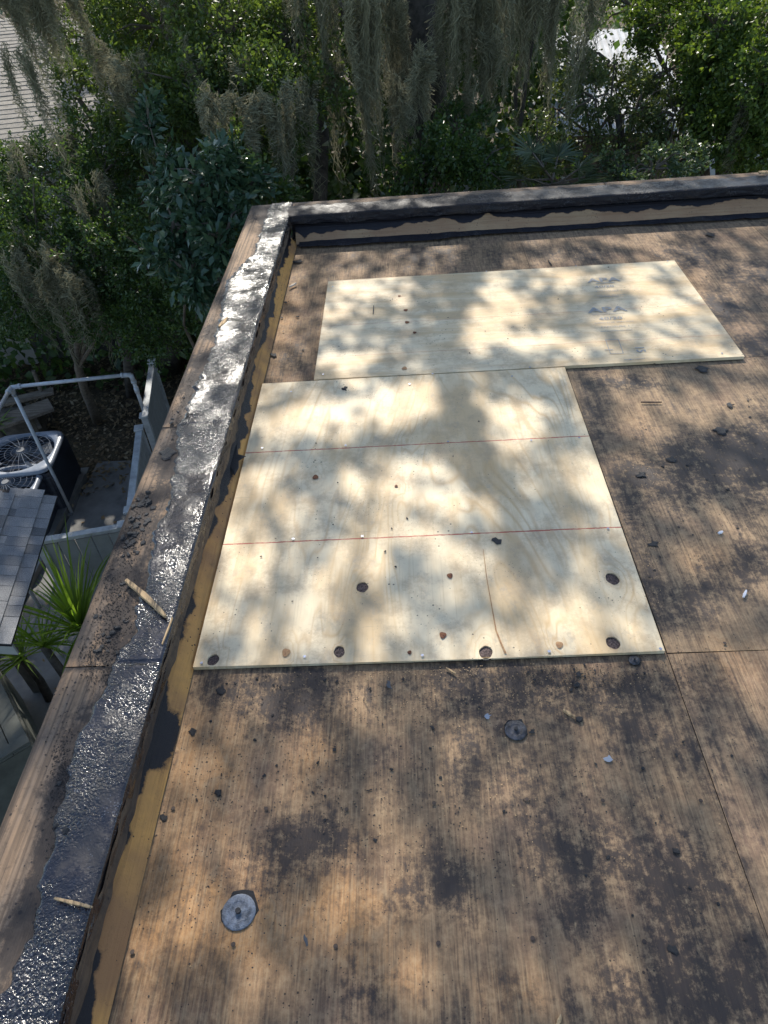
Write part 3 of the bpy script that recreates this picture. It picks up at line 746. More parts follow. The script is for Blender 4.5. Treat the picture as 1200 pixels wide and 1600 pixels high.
stick('paper_scrap','tiny bent white scrap on the right deck, lower','paper scrap',(1161,934),(1166,923),.008,bpy.data.materials['white_scrap'],.004,.004)
stick('bark_scrap','orange bark scrap on the curb outer edge','bark scrap',(343,512),(356,498),.02,MSPLINT,CZ+.002,.008)
stick('bark_scrap','rust brown scrap lying on the far curb at right','bark scrap',(1185,271),(1200,270),.03,MSPLINT,CZ+.012,.01)
# countable tar crumbs, in places the photograph shows them
def crumbs(n, regions, z, label, group, s0, s1):
    for i in range(n):
        cx, cy, rx, ry = random.choice(regions)
        px = random.gauss(cx, rx*.5); py = random.gauss(cy, ry*.5)
        if z < .01:
            q = at(px, py, 0)
            if q.x < -.6 or q.y > 3.9: continue
            if -.62 < q.x < .63 and 1.08 < q.y < 2.55: continue
            if -.42 < q.x < 1.36 and 2.48 < q.y < 3.46: continue
        else:
            q = at(px, py, z)
            if z > .1 and (q.x < XO+.01 or q.x > XI-.01): continue
        s = random.uniform(s0, s1)
        o = link('tar_crumb', CH[random.randrange(9)]); o.location = at(px, py, z)
        o.scale = (s, s*random.uniform(.6, 1.3), s*random.uniform(.5, 1)); o.rotation_euler = (0, 0, random.random()*6)
        tag(o, label, 'tar crumb', group)
crumbs(60, [(212,810,22,35),(195,850,20,25),(225,780,14,25)], CZ+.002, 'dark tar crumb in the heap on the outer half of the left curb', 'crumbs heaped on the curb', .004, .011)
crumbs(40, [(185,950,25,50),(165,1000,25,50),(275,640,25,60),(100,1240,20,70)], CZ+.002, 'dark tar crumb scattered along the outer half of the left curb', 'crumbs along the curb', .003, .008)
crumbs(90, [(560,1060,260,25),(900,1050,120,22),(700,1180,350,120),(500,1200,300,160),(1000,1250,150,150)], .002, 'small black tar crumb on the bare old deck below the square sheet', 'crumbs on the near deck', .0016, .0042)
crumbs(45, [(1080,700,100,120),(1120,480,80,50),(1000,900,60,100)], .002, 'small black tar crumb on the old deck right of the new plywood', 'crumbs on the right deck', .002, .005)
crumbs(14, [(450,500,20,100),(445,400,10,30)], .002, 'black tar crumb at the foot of the left cant strip', 'crumbs by the cant', .003, .008)
crumbs(24, [(560,800,200,160),(820,500,200,60)], .0155, 'tiny black crumb lying on the new plywood', 'crumbs on the new plywood', .0015, .004)
# grit nobody could count
def grit(name, label, n, regions, z, s0, s1, mat):
    V = []; Fc = []
    for i in range(n):
        cx, cy, rx, ry = random.choice(regions); px = random.gauss(cx, rx*.5); py = random.gauss(cy, ry*.5); c = at(px, py, z)
        if z > .1 and (c.x < XO+.01 or c.x > XI): continue
        if z < .01 and (c.x < -.6 or (-.62 < c.x < .63 and 1.08 < c.y < 2.55) or (-.42 < c.x < 1.36 and 2.48 < c.y < 3.46) or c.y > 3.92): continue
        s = random.uniform(s0, s1); k = len(V); a = random.random()*6
        for j in range(4): V.append((c.x+s*math.cos(a+j*1.57), c.y+s*math.sin(a+j*1.57)*.8, c.z))
        V.append((c.x, c.y, c.z+s*.8)); Fc += [(k, k+1, k+4), (k+1, k+2, k+4), (k+2, k+3, k+4), (k+3, k, k+4)]
    o = link(name, np_mesh(name, np.array(V), np.array(Fc)), mat); tag(o, label, 'grit', None, 'stuff')
grit('roofing_grit', 'fine black roofing grit scattered over the old deck', 5200, [(600,1080,400,60),(700,1250,450,250),(1050,800,150,300),(900,1060,160,30),(400,1250,300,300)], .001, .0008, .0022, MCRUMB)
grit('sawdust', 'pale sawdust and wood crumbs lying along the edges of the new plywood', 1500, [(650,1048,330,12),(1010,800,25,200),(450,560,25,60),(900,585,260,14),(800,1090,250,40),(640,1250,400,200)], .002, .0008, .0022, MSPLINT)
grit('curb_grit', 'brown and black grit strewn over the left curb', 4200, [(200,830,30,50),(180,940,35,70),(160,1030,35,50),(285,620,35,80),(100,1230,25,100),(330,500,40,60)], CZ+.001, .0008, .0028, m_flat('grit_brown', (.06,.045,.035), .8, .4, 60))

# ------------------------------------------------------------------ ground, yard, neighbours
G = -4.4
K = (1.52-G)/5.12
def ZK(z): return 1.52+(z-1.52)*K
def m_ground():
    b = NB('leaf_litter_ground'); n = b.noise(b.co(), 1.3, 6, .6); v = b.vor(b.co(), 26, out='Color')
    c = b.mix(b.mr(n, .4, .62), (.055,.042,.03), (.10,.08,.05))
    c = b.mix(b.mr(b.noise(b.co(), 22, 5, .75), .5, .66, 0, .8), c, (.20,.145,.09))
    return b.fin(c, .95, b.bump(b.noise(b.co(), 30, 5, .7), 1, .03), .2)
MGR = m_ground()
gx, gy = np.meshgrid(np.linspace(-120, 120, 121), np.linspace(-60, 180, 121), indexing='ij')
gz = G+(fbm(gx*.2, gy*.2, 2)-.5)*.15*(np.hypot(gx+3, gy-6) > 9)
tag(link('ground', np_mesh('ground', np.stack([gx.ravel(), gy.ravel(), gz.ravel()], 1), grid_faces(121, 121), True), MGR), None, None, None, 'structure')
q = MB(); q.box((-3.12*K, 4.9*K, G+.012), (1.5*K, 3.7*K, .05), -.02); o = q.build('side_path', MCONC); tag(o, None, None, None, 'structure')
q = MB()
for k, y in enumerate((3.6, 4.75, 5.9)): q.box((-3.93*K, y*K, G+.05), (.13, 1.28, .14), -.02)
o = q.build('path_edging', m_flat('edging', (.20,.19,.175), .9, .2, 5)); tag(o, 'low concrete edging strip between the path and the condenser pad', 'edging')
# leaf litter
nl = 14000; c = np.stack([RNG.uniform(-8, -2.4, nl), RNG.uniform(3.4, 12, nl), G+.03+RNG.random(nl)*.04], 1)
keepm = ~((c[:, 0] > -3.95*K) & (c[:, 1]-(c[:, 0]+3.9*K)*.7 < 6.0*K) & (RNG.random(nl) < .97)); c = c[keepm]; nl = len(c)
ang = RNG.random(nl)*6.28; s = RNG.uniform(.02, .05, nl); d = np.stack([np.cos(ang)*s, np.sin(ang)*s, RNG.uniform(-.3, .5, nl)*s], 1); e = np.stack([-np.sin(ang)*s*.45, np.cos(ang)*s*.45, RNG.uniform(-.3, .3, nl)*s], 1)
V = np.stack([c-d, c-e, c+d, c+e], 1).reshape(-1, 3); Fq = np.arange(nl*4).reshape(-1, 4)
tag(link('fallen_leaves', np_mesh('fallen_leaves', V, Fq), m_leaf('litter', [(.10,.065,.035),(.22,.15,.08),(.16,.10,.05),(.36,.28,.18)], .1, .8)), 'brown leaf litter covering the side yard ground', 'leaf litter', None, 'stuff')

def fence_run(A, B, z0, z1, label, bw=.15, side=1):
    A = Vector((*A, z0)); B = Vector((*B, z0)); d = (B-A); L = d.length; d.normalize(); rz = math.atan2(d.y, d.x)
    root = empty('yard_fence', A, label, 'fence'); n = max(1, int(L/bw))
    bm_ = MB(); bm_.box((0, 0, (z1-z0)/2-.02), (L/n-.012, .02, z1-z0-.06)); me = bm_.mesh('board')
    for i in range(n):
        o = link('board', me, MFENCE); o.parent = root; o.location = d*(L/n*(i+.5)); o.rotation_euler = (0, 0, rz)
    q = MB(); q.box((0, 0, 0), (L, .07, .035)); o = link('top_rail', q.mesh('top_rail'), MFTOP); o.parent = root; o.location = d*L/2+Vector((0, 0, z1-z0)); o.rotation_euler = (0, 0, rz)
    pm = MB(); pm.box((0, 0, (z1-z0)/2+.01), (.07, .07, z1-z0+.03)); pm.box((0,0,z1-z0+.03), (.10,.10,.02)); pme = pm.mesh('post')
    for f in (0, 1):
        o = link('post', pme, MFTOP); o.parent = root; o.location = d*L*f; o.rotation_euler = (0, 0, rz)
    return root
FZ = ZK(-2.3)
f1 = at(238, 568, FZ); f2 = at(226, 652, FZ); f3 = at(218, 672, FZ); f4 = at(203, 800, FZ); f5 = at(193, 823, FZ); f6 = at(60, 846, FZ)
fence_run(f1.xy, f2.xy, G, FZ, 'grey board fence section beyond the pipe frame leg')
fence_run(f3.xy, f4.xy, G, FZ, 'grey board fence section alongside the concrete path')
fence_run(f5.xy, f6.xy, G, FZ, 'grey board fence section crossing behind the spiky plant')
b1 = at(60, 562, G); b2 = at(215, 556, G); MF0 = MFENCE; MFENCE = m_flat('fence_shade_tone', (.075,.07,.062), .9, .3, 8); MT0 = MFTOP; MFTOP = MFENCE  # darker fence colour painted in for the shade under the trees
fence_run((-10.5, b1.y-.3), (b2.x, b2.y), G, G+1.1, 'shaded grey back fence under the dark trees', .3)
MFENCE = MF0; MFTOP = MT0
# pipe frame
px0 = Vector((-3.84, 5.87, 0)); ZT = ZK(-1.93); ct = at(17, 605, ZT); el = at(205, 585, ZT)
pf = empty('pipe_frame', (ct.x, ct.y, G), 'pale blue grey plastic pipe frame standing over the condensers', 'pipe frame')
def pipe(name, pts, r=.021):
    q = MB(); q.tube(pts, r, 10); return q.build(name, MPIPE, pf, True)
lf = at(-60, 745, ZT)
pipe('top_pipe', [ct, el]); pipe('post', [ct, (ct.x, ct.y, G+.03)]); pipe('post', [el, (el.x+.0, el.y, FZ-.05)]); pipe('side_pipe', [ct, lf]); pipe('post', [lf, (lf.x, lf.y, G+.03)])
for c_, d1, d2 in ((ct, (el-ct).normalized(), Vector((0,0,-1))), (el, (ct-el).normalized(), Vector((0,0,-1))), (ct, (lf-ct).normalized(), Vector((0,0,-1)))):
    pts = [c_+d1*.10, c_+d1*.03+d2*.004, c_+d1*.004+d2*.03, c_+d2*.10]
    pipe('elbow', pts, .026); pipe('collar', [c_+d1*.085, c_+d1*.11], .031); pipe('collar', [c_+d2*.085, c_+d2*.11], .031)
pipe('coupling', [(el.x, el.y, ZT-.17), (el.x, el.y, ZT-.24)], .027)

# air conditioners
MACB = m_flat('condenser_body', (.035,.04,.055), .5, .2, 8); MACT = m_flat('condenser_top', (.22,.25,.30), .4, .12, 5); MWIRE = m_flat('grille_wire', (.22,.24,.28), .4, .1, 30, .3); MHUB = m_flat('fan_hub', (.10,.11,.125), .5, .1, 20)
def condenser(cx, cy, top, wd, rz, label):
    r0 = empty('air_conditioner', (cx, cy, G), label, 'air conditioner', 'condensers under the pipe frame'); r0.rotation_euler = (0, 0, rz); hh = top-G; h = wd/2; R = h*.90
    def add(n_, b, mat, par=None, sm=False):
        o = link(n_, b.mesh(n_, sm), mat); o.parent = par or r0; return o
    q = MB()
    def rr(hx, z, rad=.07):
        L = []
        for sx, sy, a0 in ((1,1,0),(-1,1,90),(-1,-1,180),(1,-1,270)):
            for a in (0, 30, 60, 90):
                an = math.radians(a0+a); L.append((sx*(hx-rad)+rad*math.cos(an), sy*(hx-rad)+rad*math.sin(an), z))
        return L
    k = 16
    for z, hx in ((.05, h-.02), (hh-.06, h-.02)): q.v += rr(hx, z)
    for a in range(k): q.f.append((a, (a+1) % k, k+(a+1) % k, k+a))
    add('cabinet', q, MACB)
    q = MB(); q.box((0, 0, .025), (wd+.1, wd+.1, .05)); add('pad', q, MCONC)
    for i in range(14):   # louvres
        q = MB(); z = .12+i*(hh-.26)/13; q.v += rr(h-.008, z, .07)+rr(h-.016, z+.022, .07)
        for a in range(k): q.f.append((a, (a+1) % k, k+(a+1) % k, k+a))
        add('louvre', q, MACB)
    # top cover: rounded square with a round opening and a lowered throat
    q = MB(); q2 = MB(); q2.tube([(0,0,hh-.2),(0,0,hh-.031)], R*.965, 32, False); add('throat', q2, MACB); n = 48; ring = []
    for a in range(n):
        an = 2*math.pi*a/n; c_, s_ = math.cos(an), math.sin(an); mq = (abs(c_)**6+abs(s_)**6)**(-1/6)
        ring.append((c_, s_, mq))
    for fz in range(5):
        for c_, s_, mq in ring:
            if fz == 0: q.v.append((h*mq*c_, h*mq*s_, hh-.045))
            elif fz == 1: q.v.append((h*mq*c_, h*mq*s_, hh-.015))
            elif fz == 2: q.v.append(((h-.02)*mq*c_, (h-.02)*mq*s_, hh))
            elif fz == 3: q.v.append((R*c_, R*s_, hh+.008))
            else: q.v.append((R*.97*c_, R*.97*s_, hh-.03))
    for i in range(4):
        for a in range(n): q.f.append((i*n+a, i*n+(a+1) % n, (i+1)*n+(a+1) % n, (i+1)*n+a))
    add('top_cover', q, MACT, None, True)
    q = MB(); q.v = [(R*.98*math.cos(2*math.pi*a/n), R*.98*math.sin(2*math.pi*a/n), hh-.2) for a in range(n)]; q.f = [tuple(range(n))]; add('inner_floor', q, MACB)
    for i in range(24):
        an = 2*math.pi*i/24; q = MB(); q.tube([(R*.13*math.cos(an), R*.13*math.sin(an), hh+.035), (R*.6*math.cos(an+.15), R*.6*math.sin(an+.15), hh+.03), (R*math.cos(an+.2), R*math.sin(an+.2), hh+.008)], .0028, 4, False); add('grille_wire', q, MWIRE)
    for f in (.3, .5, .7, .88):
        q = MB(); q.tube([(R*f*math.cos(2*math.pi*a/32), R*f*math.sin(2*math.pi*a/32), hh+.034-.02*f) for a in range(33)], .0028, 4, False); add('grille_ring', q, MWIRE)
    q = MB(); q.tube([(0,0,hh-.1), (0,0,hh+.02), (0,0,hh+.045)], [R*.17, R*.17, R*.12], 20); hub = add('fan_hub', q, MHUB, None, False)
    for i in range(4):
        an = 2*math.pi*i/4+.4; q = MB(); p = []
        for f, w2 in ((.18, .10), (.5, .20), (.9, .26)):
            for sg in (-1, 1): p.append((R*f*math.cos(an+sg*w2), R*f*math.sin(an+sg*w2), hh-.06+sg*.03))
        q.v = p; q.f = [(0,1,3,2), (2,3,5,4)]; o = add('fan_blade', q, MHUB, hub)
    return r0
zt = G+.75
c1 = at(34, 707, zt); condenser(c1.x, c1.y, zt, .90, .1, 'larger dark condenser with pale round cornered top, behind the other')
c2 = at(10, 757, zt-.06); condenser(c2.x, c2.y, zt-.06, .78, .1, 'nearer condenser half hidden by the shingled shed roof')
a_t = at(205, 618, G); b_t = at(199, 560, G+1.0); q = MB(); q.tube([tuple(a_t), tuple(b_t), (b_t.x-.1, b_t.y+.4, -1.6)], [.085,.07,.05], 8); o = q.build('tree_trunk', MBARK, None, True); tag(o, 'slim leaning trunk behind the right end of the pipe frame', 'tree trunk')
# weathered planks and scrap behind the condensers
MPL = m_board('old_plank', (.26,.215,.17), (.15,.125,.10), False, True)
for i, (a, b_, w_, lb) in enumerate((((-10,664),(58,640),.34,'wide weathered plank stack leaning behind the larger condenser'), ((0,631),(62,616),.16,'narrow grey plank above the wide weathered plank'), ((38,622),(62,668),.05,'tan stake standing across the weathered planks'))):
    z0 = G+.55-.1*i; A = at(*a, z0); B = at(*b_, z0); d = B-A; q = MB(); q.box(tuple((A+B)/2), (d.length+(.4 if i < 2 else 0), w_, .04), math.atan2(d.y, d.x)); o = q.build('old_plank', MPL); tag(o, lb, 'plank')
    q = MB(); 
A = at(0, 650, G+.45); q = MB(); q.box((A.x-.1, A.y+.1, G+.2), (1.1, .35, .4), .1); o = q.build('timber_block', m_flat('rotten_timber', (.12,.10,.08), .9, .3, 9)); tag(o, 'dark rotten timber block under the weathered planks', 'timber')
p_ = at(57, 630, G+.4); q = MB(); q.tube([(p_.x, p_.y+.2, G), (p_.x+.02, p_.y+.25, G+.8)], [.035,.03], 7); o = q.build('stake', MTWIG); tag(o, 'dark rough stake standing behind the plank stack', 'stake')
# shed with shingles
EZ = -2.1; shed_e0 = at(90, 774, EZ); shed_e1 = at(18, 1006, EZ)
sd = (shed_e1-shed_e0); SL = sd.length; sd.normalize(); sn = Vector((sd.y, -sd.x, 0))   # towards -x?
if sn.x > 0: sn = -sn
slope = math.radians(20); us = (sn*math.cos(slope)+Vector((0, 0, math.sin(slope)))).normalized(); nn = us.cross(-sd).normalized()
if nn.z < 0: nn = -nn
shed = empty('garden_shelter', (shed_e0.x+sn.x, shed_e0.y+sd.y*SL/2, G), 'open sided shelter with blue grey shingle roof below the left curb', 'shelter')
MSH = m_shingle('shed_shingle', [(.21,.215,.22),(.30,.305,.31),(.25,.255,.26),(.38,.38,.375),(.17,.175,.18)])
ex = .10
def orient(dx, dy, dz): return Matrix((dx, dy, dz)).transposed().to_4x4()
Mo = orient(sd, us, nn)
tabs = []
for k in range(4):
    q = MB(); wq = (.085, .11, .14, .10)[k]; hh_ = ex+.05; th = .007
    q.v = [(0,0,0),(wq-.004,0,0),(wq-.004,hh_,-.0),(0,hh_,0),(0,0,th),(wq-.004,0,th),(wq-.004,hh_,th*.4),(0,hh_,th*.4)]
    q.f = [(4,5,6,7),(0,1,5,4),(1,2,6,5),(2,3,7,6),(3,0,4,7)]; me = q.mesh('shingle'); me.materials.append(MSH); tabs.append((wq, me))
for r in range(14):
    s_ = -.02-random.random()*.1; 
    while s_ < SL-.01:
        wq, me = random.choice(tabs)
        if s_ >= -.03:
            o = bpy.data.objects.new('shingle', me); COL.objects.link(o)
            pos = shed_e0+sd*min(s_, SL-wq+.015)+us*(r*ex)+nn*(.006+.0065*(r % 2)+random.random()*.003)
            Mx = Mo.copy(); Mx.translation = pos-Vector(shed.location); o.parent = shed; o.matrix_local = Mx
        s_ += wq
q = MB(); w_ = ex*14
for sgn, t in ((1, -.002),):
    a = shed_e0; cs = [a+us*0, a+sd*SL, a+sd*SL+us*w_, a+us*w_]
    q.v = [tuple(p+nn*-.002) for p in cs]+[tuple(p-nn*.03) for p in cs]; q.f = [(0,1,2,3),(7,6,5,4),(0,4,5,1),(1,5,6,2),(2,6,7,3),(3,7,4,0)]
q.build('roof_deck', MTARD, shed)
rp = shed_e0+us*w_
q = MB(); cs = [rp, rp+sd*SL]; oth = [p+sn*w_*math.cos(slope)-Vector((0,0,w_*math.sin(slope))) for p in cs]
q.quad(cs[0], cs[1], oth[1], oth[0]); q.build('far_roof_slope', MSH, shed)
for fs, fu in ((.1, .75), (.9, .75), (.1, 1.7), (.9, 1.7)):
    mid = shed_e0+sd*SL*fs+sn*(w_*math.cos(slope)*fu); q = MB(); tz = EZ+math.sin(slope)*w_*min(fu, 2-fu)-.04; q.box((mid.x, mid.y, (G+tz)/2), (.09, .09, tz-G)); q.build('post', m_flat('shelter_post', (.20,.19,.17), .8, .2, 9), shed)
q = MB(); e1 = shed_e0+sd*(SL-.012)
for t0, t1 in ((0, w_),): q.v = [tuple(e1+us*t0-nn*.035), tuple(e1+us*t1-nn*.035), tuple(e1+us*t1-nn*.035-Vector((0,0,.10))), tuple(e1+us*t0-nn*.035-Vector((0,0,.10)))]+[tuple(Vector(v)-sd*.02) for v in (e1+us*t0-nn*.035, e1+us*t1-nn*.035, e1+us*t1-nn*.035-Vector((0,0,.10)), e1+us*t0-nn*.035-Vector((0,0,.10)))]
q.f = [(0,1,2,3),(7,6,5,4),(0,4,5,1),(1,5,6,2),(2,6,7,3),(3,7,4,0)]; q.build('fascia', m_flat('fascia_paint', (.36,.38,.36), .7, .15, 6), shed)
# painted timber box with panelled lid, lower left
zb = ZK(-2.75)
B0 = [at(50,1160,zb), at(6,1068,zb)]
dd = (B0[1]-B0[0]).normalized(); LL_ = 1.4; rzb = math.atan2(dd.y, dd.x)
bn = Vector((-dd.y, dd.x, 0)); 
if bn.x > 0: bn = -bn
cc = B0[0]+dd*LL_/2+bn*.36
bx = empty('storage_box', (cc.x, cc.y, G), 'greenish grey painted wooden box with panelled lid left of the curb', 'storage box')
MBX = m_flat('box_paint', (.13,.135,.115), .75, .18, 6)
q = MB(); q.box((cc.x, cc.y, (G+zb-.05)/2), (LL_-.04, .68, zb-.05-G), rzb); q.build('body', MBX, bx)
for t in range(5):
    o_ = (-.5+(t+.5)/5)*.70; q = MB(); q.box((cc.x+bn.x*o_, cc.y+bn.y*o_, zb-.01), (LL_, .70/5-.008, .022), rzb); q.build('lid_board', MBX, bx)
for s_ in (-1, 1):
    q = MB(); q.box((cc.x+dd.x*s_*(LL_/2-.05), cc.y+dd.y*s_*(LL_/2-.05), zb+.012), (.09, .70, .02), rzb); q.build('lid_batten', MBX, bx)
for s_ in (-1, 1):
    q = MB(); q.box((cc.x-bn.x*.352*s_, cc.y-bn.y*.352*s_, zb-.09), (LL_+.02, .02, .10), rzb); q.build('trim', MBX, bx)
hp = at(-14, 1225, G+.05); q = MB(); q.tube([(hp.x+.17*math.cos(a*.21), hp.y+.17*math.sin(a*.21), G+.05+.012*(a//30)) for a in range(31)], .012, 8, False); o = q.build('garden_hose', m_flat('hose_teal', (.03,.22,.25), .4, .1, 9)); tag(o, 'loop of teal hose on the ground below the wooden box', 'hose')

# neighbour's house with light shingle roof, top left
MSH2 = m_shingle('neighbour_shingle', [(.36,.335,.29),(.40,.37,.32),(.33,.305,.27)])
hz = -.55
ne = at(108, 262, -1.35); nr = at(100, 108, .0)
nh = empty('neighbour_house', (-9.5, 15, G), 'neighbouring house with sunlit tan shingle roof behind the trees', 'house')
e0 = at(95, 250, -1.2); dirx = Vector((-1, -.12, 0)).normalized()
tp = Vector((e0.x-.4, e0.y+5.6, -.05)); sl = (tp-e0)-dirx*((tp-e0).dot(dirx)); sln = sl.normalized(); nrm = sln.cross(dirx).normalized()
if nrm.z < 0: nrm = -nrm
NR = int(sl.length/.16); Wn = 9.0
for r in range(NR):
    q = MB(); a = e0-dirx*.9+sln*(r*.16)+nrm*.0; th = .009
    n = 30
    for i in range(n):
        x0 = Wn*i/n; x1 = Wn*(i+1)/n; jz = .005*random.random(); j = -.012*random.random()
        p = [a+dirx*x0+sln*j, a+dirx*x1+sln*j, a+dirx*x1+sln*.165, a+dirx*x0+sln*.165]
        q.quad(p[0]+nrm*(th+jz), p[1]+nrm*(th+jz), p[2]+nrm*.002, p[3]+nrm*.002)
        q.quad(p[0], p[1], p[1]+nrm*(th+jz), p[0]+nrm*(th+jz))
    o = q.build('shingle_course', MSH2, nh)
q = MB(); c0 = e0-dirx*.6; 
q.quad(c0+Vector((0,.3,-.1)), c0+dirx*(Wn-.3)+Vector((0,.3,-.1)), Vector((*(c0+dirx*(Wn-.3)+Vector((0,.3,0))).xy, G)), Vector((*(c0+Vector((0,.3,0))).xy, G)))
q.quad(c0+Vector((0,.3,-.1)), c0+Vector((0,9,-.1)), Vector((*(c0+Vector((0,9,0))).xy, G)), Vector((*(c0+Vector((0,.3,0))).xy, G)))
q.build('wall', m_flat('neighbour_wall', (.35,.33,.30), .85, .1, 2), nh)
q = MB(); rb = e0-dirx*.9+sln*(NR*.16); q.quad(rb, rb+dirx*Wn, rb+dirx*Wn+Vector((0,4.4,-1.15)), rb+Vector((0,4.4,-1.15))); q.build('far_roof_slope', MSH2, nh)
q = MB(); q.quad(e0-dirx*.9, e0-dirx*.9+dirx*Wn, e0-dirx*.9+dirx*Wn-Vector((0,0,.16)), e0-dirx*.9-Vector((0,0,.16))); q.build('fascia', MFTOP, nh)

# white-roofed outbuilding behind the right-hand trees
w0 = at(880, 205, -1.7); w1 = at(1075, 195, -1.7)
dv = (w1-w0); WL = dv.length; dv.normalize(); dn = Vector((-dv.y, dv.x, 0)); wb = empty('white_roofed_outbuilding', ((w0.x+w1.x)/2, w0.y+2, G), 'brown walled outbuilding with bright white metal roof behind the right hand trees', 'building')
MWH = m_flat('white_metal', (.58,.59,.61), .6, .15, 3); MBRW = m_flat('brown_cladding', (.12,.085,.06), .8, .2, 5)
A = w0-dv*.1; q = MB(); T = [A, A+dv*(WL+.2), A+dv*(WL+.2)+dn*3.6+Vector((0,0,.75)), A+dn*3.6+Vector((0,0,.75))]
q.v = [tuple(p) for p in T]+[tuple(p-Vector((0,0,.08))) for p in T]; q.f = [(0,1,2,3),(7,6,5,4),(0,4,5,1),(1,5,6,2),(2,6,7,3),(3,7,4,0)]; q.build('roof', MWH, wb)
for i in range(16):
    p0 = A+dv*(.1+i*(WL)/16)+Vector((0,0,.012)); q = MB(); dm = dn*3.6+Vector((0,0,.75)); q.quad(p0, p0+dv*.04, p0+dv*.04+dm, p0+dm); q.v = [(v[0], v[1], v[2]+.002) for v in q.v]; q.build('roof_seam', MFTOP, wb)
c0 = A+dv*((WL+.2)/2)+dn*1.9; q = MB(); q.box((c0.x, c0.y, (G-1.75)/2), (WL-.1, 3.2, -1.8-G), math.atan2(dv.y, dv.x)); q.build('wall', MBRW, wb)
# pale driveway slab and low white wall beyond
d0 = at(760, 250, G); q = MB(); q.box((9.5, 24.0, G+.09), (10, 6.0, .1), .12); o = q.build('driveway', m_flat('driveway_concrete', (.48,.47,.46), .9, .1, 1.5)); tag(o, None, None, None, 'structure')
q = MB(); wq = at(930, 240, -2.6); wq2 = at(1080, 232, -2.6); mm = (wq+wq2)/2; dl = wq2-wq; q.box((mm.x-.8, mm.y, (G-2.6)/2), (dl.length+4.5, .14, -2.6-G), math.atan2(dl.y, dl.x)); q.box((mm.x-.8, mm.y, -2.57), (dl.length+4.6, .2, .05), math.atan2(dl.y, dl.x)); o = q.build('garden_wall', m_flat('white_stucco', (.66,.66,.68), .85, .08, 4)); tag(o, 'low white rendered wall seen through gaps in the right hand shrubs', 'wall')

# ------------------------------------------------------------------ vegetation
def leaf_mesh(name, C, D, N, L, Wd, mat, fold=.25):
    """C base points, D unit directions, N unit normals, L lengths, Wd widths (vectorised); 2-triangle-pair folded leaves"""
    S = np.cross(D, N); S /= np.linalg.norm(S, axis=1)[:, None]+1e-9
    L = L[:, None]; Wd = Wd[:, None]
    tip = C+D*L-N*L*.12; mid = C+D*L*.52; up_ = N*Wd*fold
    V = np.stack([C, mid-S*Wd+up_, tip, mid+S*Wd+up_, mid], 1).reshape(-1, 3)
    n = len(C); b = np.arange(n)[:, None]*5
    Fq = np.concatenate([b+np.array([[0, 4, 2, 1]]), b+np.array([[0, 3, 2, 4]])], 1).reshape(-1, 4)
    return np_mesh(name, V, Fq)
def unit(v): return v/(np.linalg.norm(v, axis=1)[:, None]+1e-9)
def crown_pts(lobes, rng, thick=.55):
    """twig tips spread in lumpy shells"""
    P = []; O = []
    for (c, r, n) in lobes:
        c = np.array(c); r = np.array(r) if hasattr(r, '__len__') else np.array([r]*3)
        nb = max(3, n//14); bumps = unit(rng.normal(size=(nb, 3)))*rng.uniform(.55, 1.0, nb)[:, None]
        k = rng.integers(0, nb, n); q = bumps[k]+rng.normal(size=(n, 3))*rng.uniform(.10, .26, n)[:, None]
        P.append(c+q*r); O.append(unit(q+np.array([0, 0, .25])))
    return np.concatenate(P), np.concatenate(O)
def rosettes(P, O, per, rng, L, Wd, spread=.9, droop=0):
    n = len(P); K = n*per
    C = np.repeat(P, per, 0); O2 = np.repeat(O, per, 0)
    j = rng.normal(size=(K, 3)); D = unit(O2*(1.-spread*.5)+j*spread*.75-np.array([0, 0, droop]))
    C = C+O2*rng.uniform(-.09, .03, K)[:, None]*L/.05*.6+j*L*.25
    N = unit(np.cross(D, rng.normal(size=(K, 3)))+np.array([-.1, -.05, .65]))
    return C, D, N, L*rng.uniform(.6, 1.25, K), Wd*rng.uniform(.7, 1.2, K)
def tree(name, label, cat, base, lobes, leafmat, per=9, L=.055, Wd=.012, trunk_r=.12, limbs=True, group=None, spread=.9, droop=.1, seed=0, barkm=None, lean=(0, 0), twigs=60):
    rng = np.random.default_rng(100+seed)
    root = empty(name, base, label, cat, group)
    P, O = crown_pts(lobes, rng)
    C, D, N, LL, WW = rosettes(P, O, per, rng, L, Wd, spread, droop)
    o = link('foliage', leaf_mesh('foliage', C, D, N, LL, WW, leafmat), leafmat); keep(o, root); o['kind'] = 'stuff'
    b0 = Vector(base); top = Vector(np.mean([l[0] for l in lobes], 0)); q = MB()
    n = 7; pts = []
    for i in range(n+1):
        f = i/n; p = b0.lerp(top, f); p.x += .15*math.sin(f*5+seed); p.y += .12*math.cos(f*4+seed); pts.append(p)
    q.tube(pts, [trunk_r*(1.25-.85*i/n) for i in range(n+1)], 9); q.build('trunk', barkm or MBARK, root, True)
    q = MB()
    for (c, r, nn_) in lobes:
        c = Vector(c); s = pts[random.randrange(3, n)]; m1 = s.lerp(c, .5)+Vector((random.uniform(-.2, .2), random.uniform(-.2, .2), .15))
        q.tube([s, m1, c], [trunk_r*.45, trunk_r*.3, trunk_r*.12], 6)
    idx = rng.choice(len(P), min(twigs, len(P)), False)
    for i in idx:
        p = Vector(P[i]); c = min(lobes, key=lambda l: (Vector(l[0])-p).length); c = Vector(c[0])
        q.tube([c.lerp(p, .15), c.lerp(p, .6)+Vector((0, 0, .05)), p], [.014, .009, .004], 4, False)
    o = q.build('branches', MTWIG, root); o['kind'] = 'stuff'
    return root
def lobe(px, py, dist, r, n): return (tuple(atd(px, py, dist)), r, n)
LF_OAK = m_leaf('oak_leaf', [(0.057,0.095,0.030),(0.091,0.137,0.039),(0.071,0.115,0.036),(0.154,0.203,0.053),(0.077,0.124,0.045)], .42, .38)
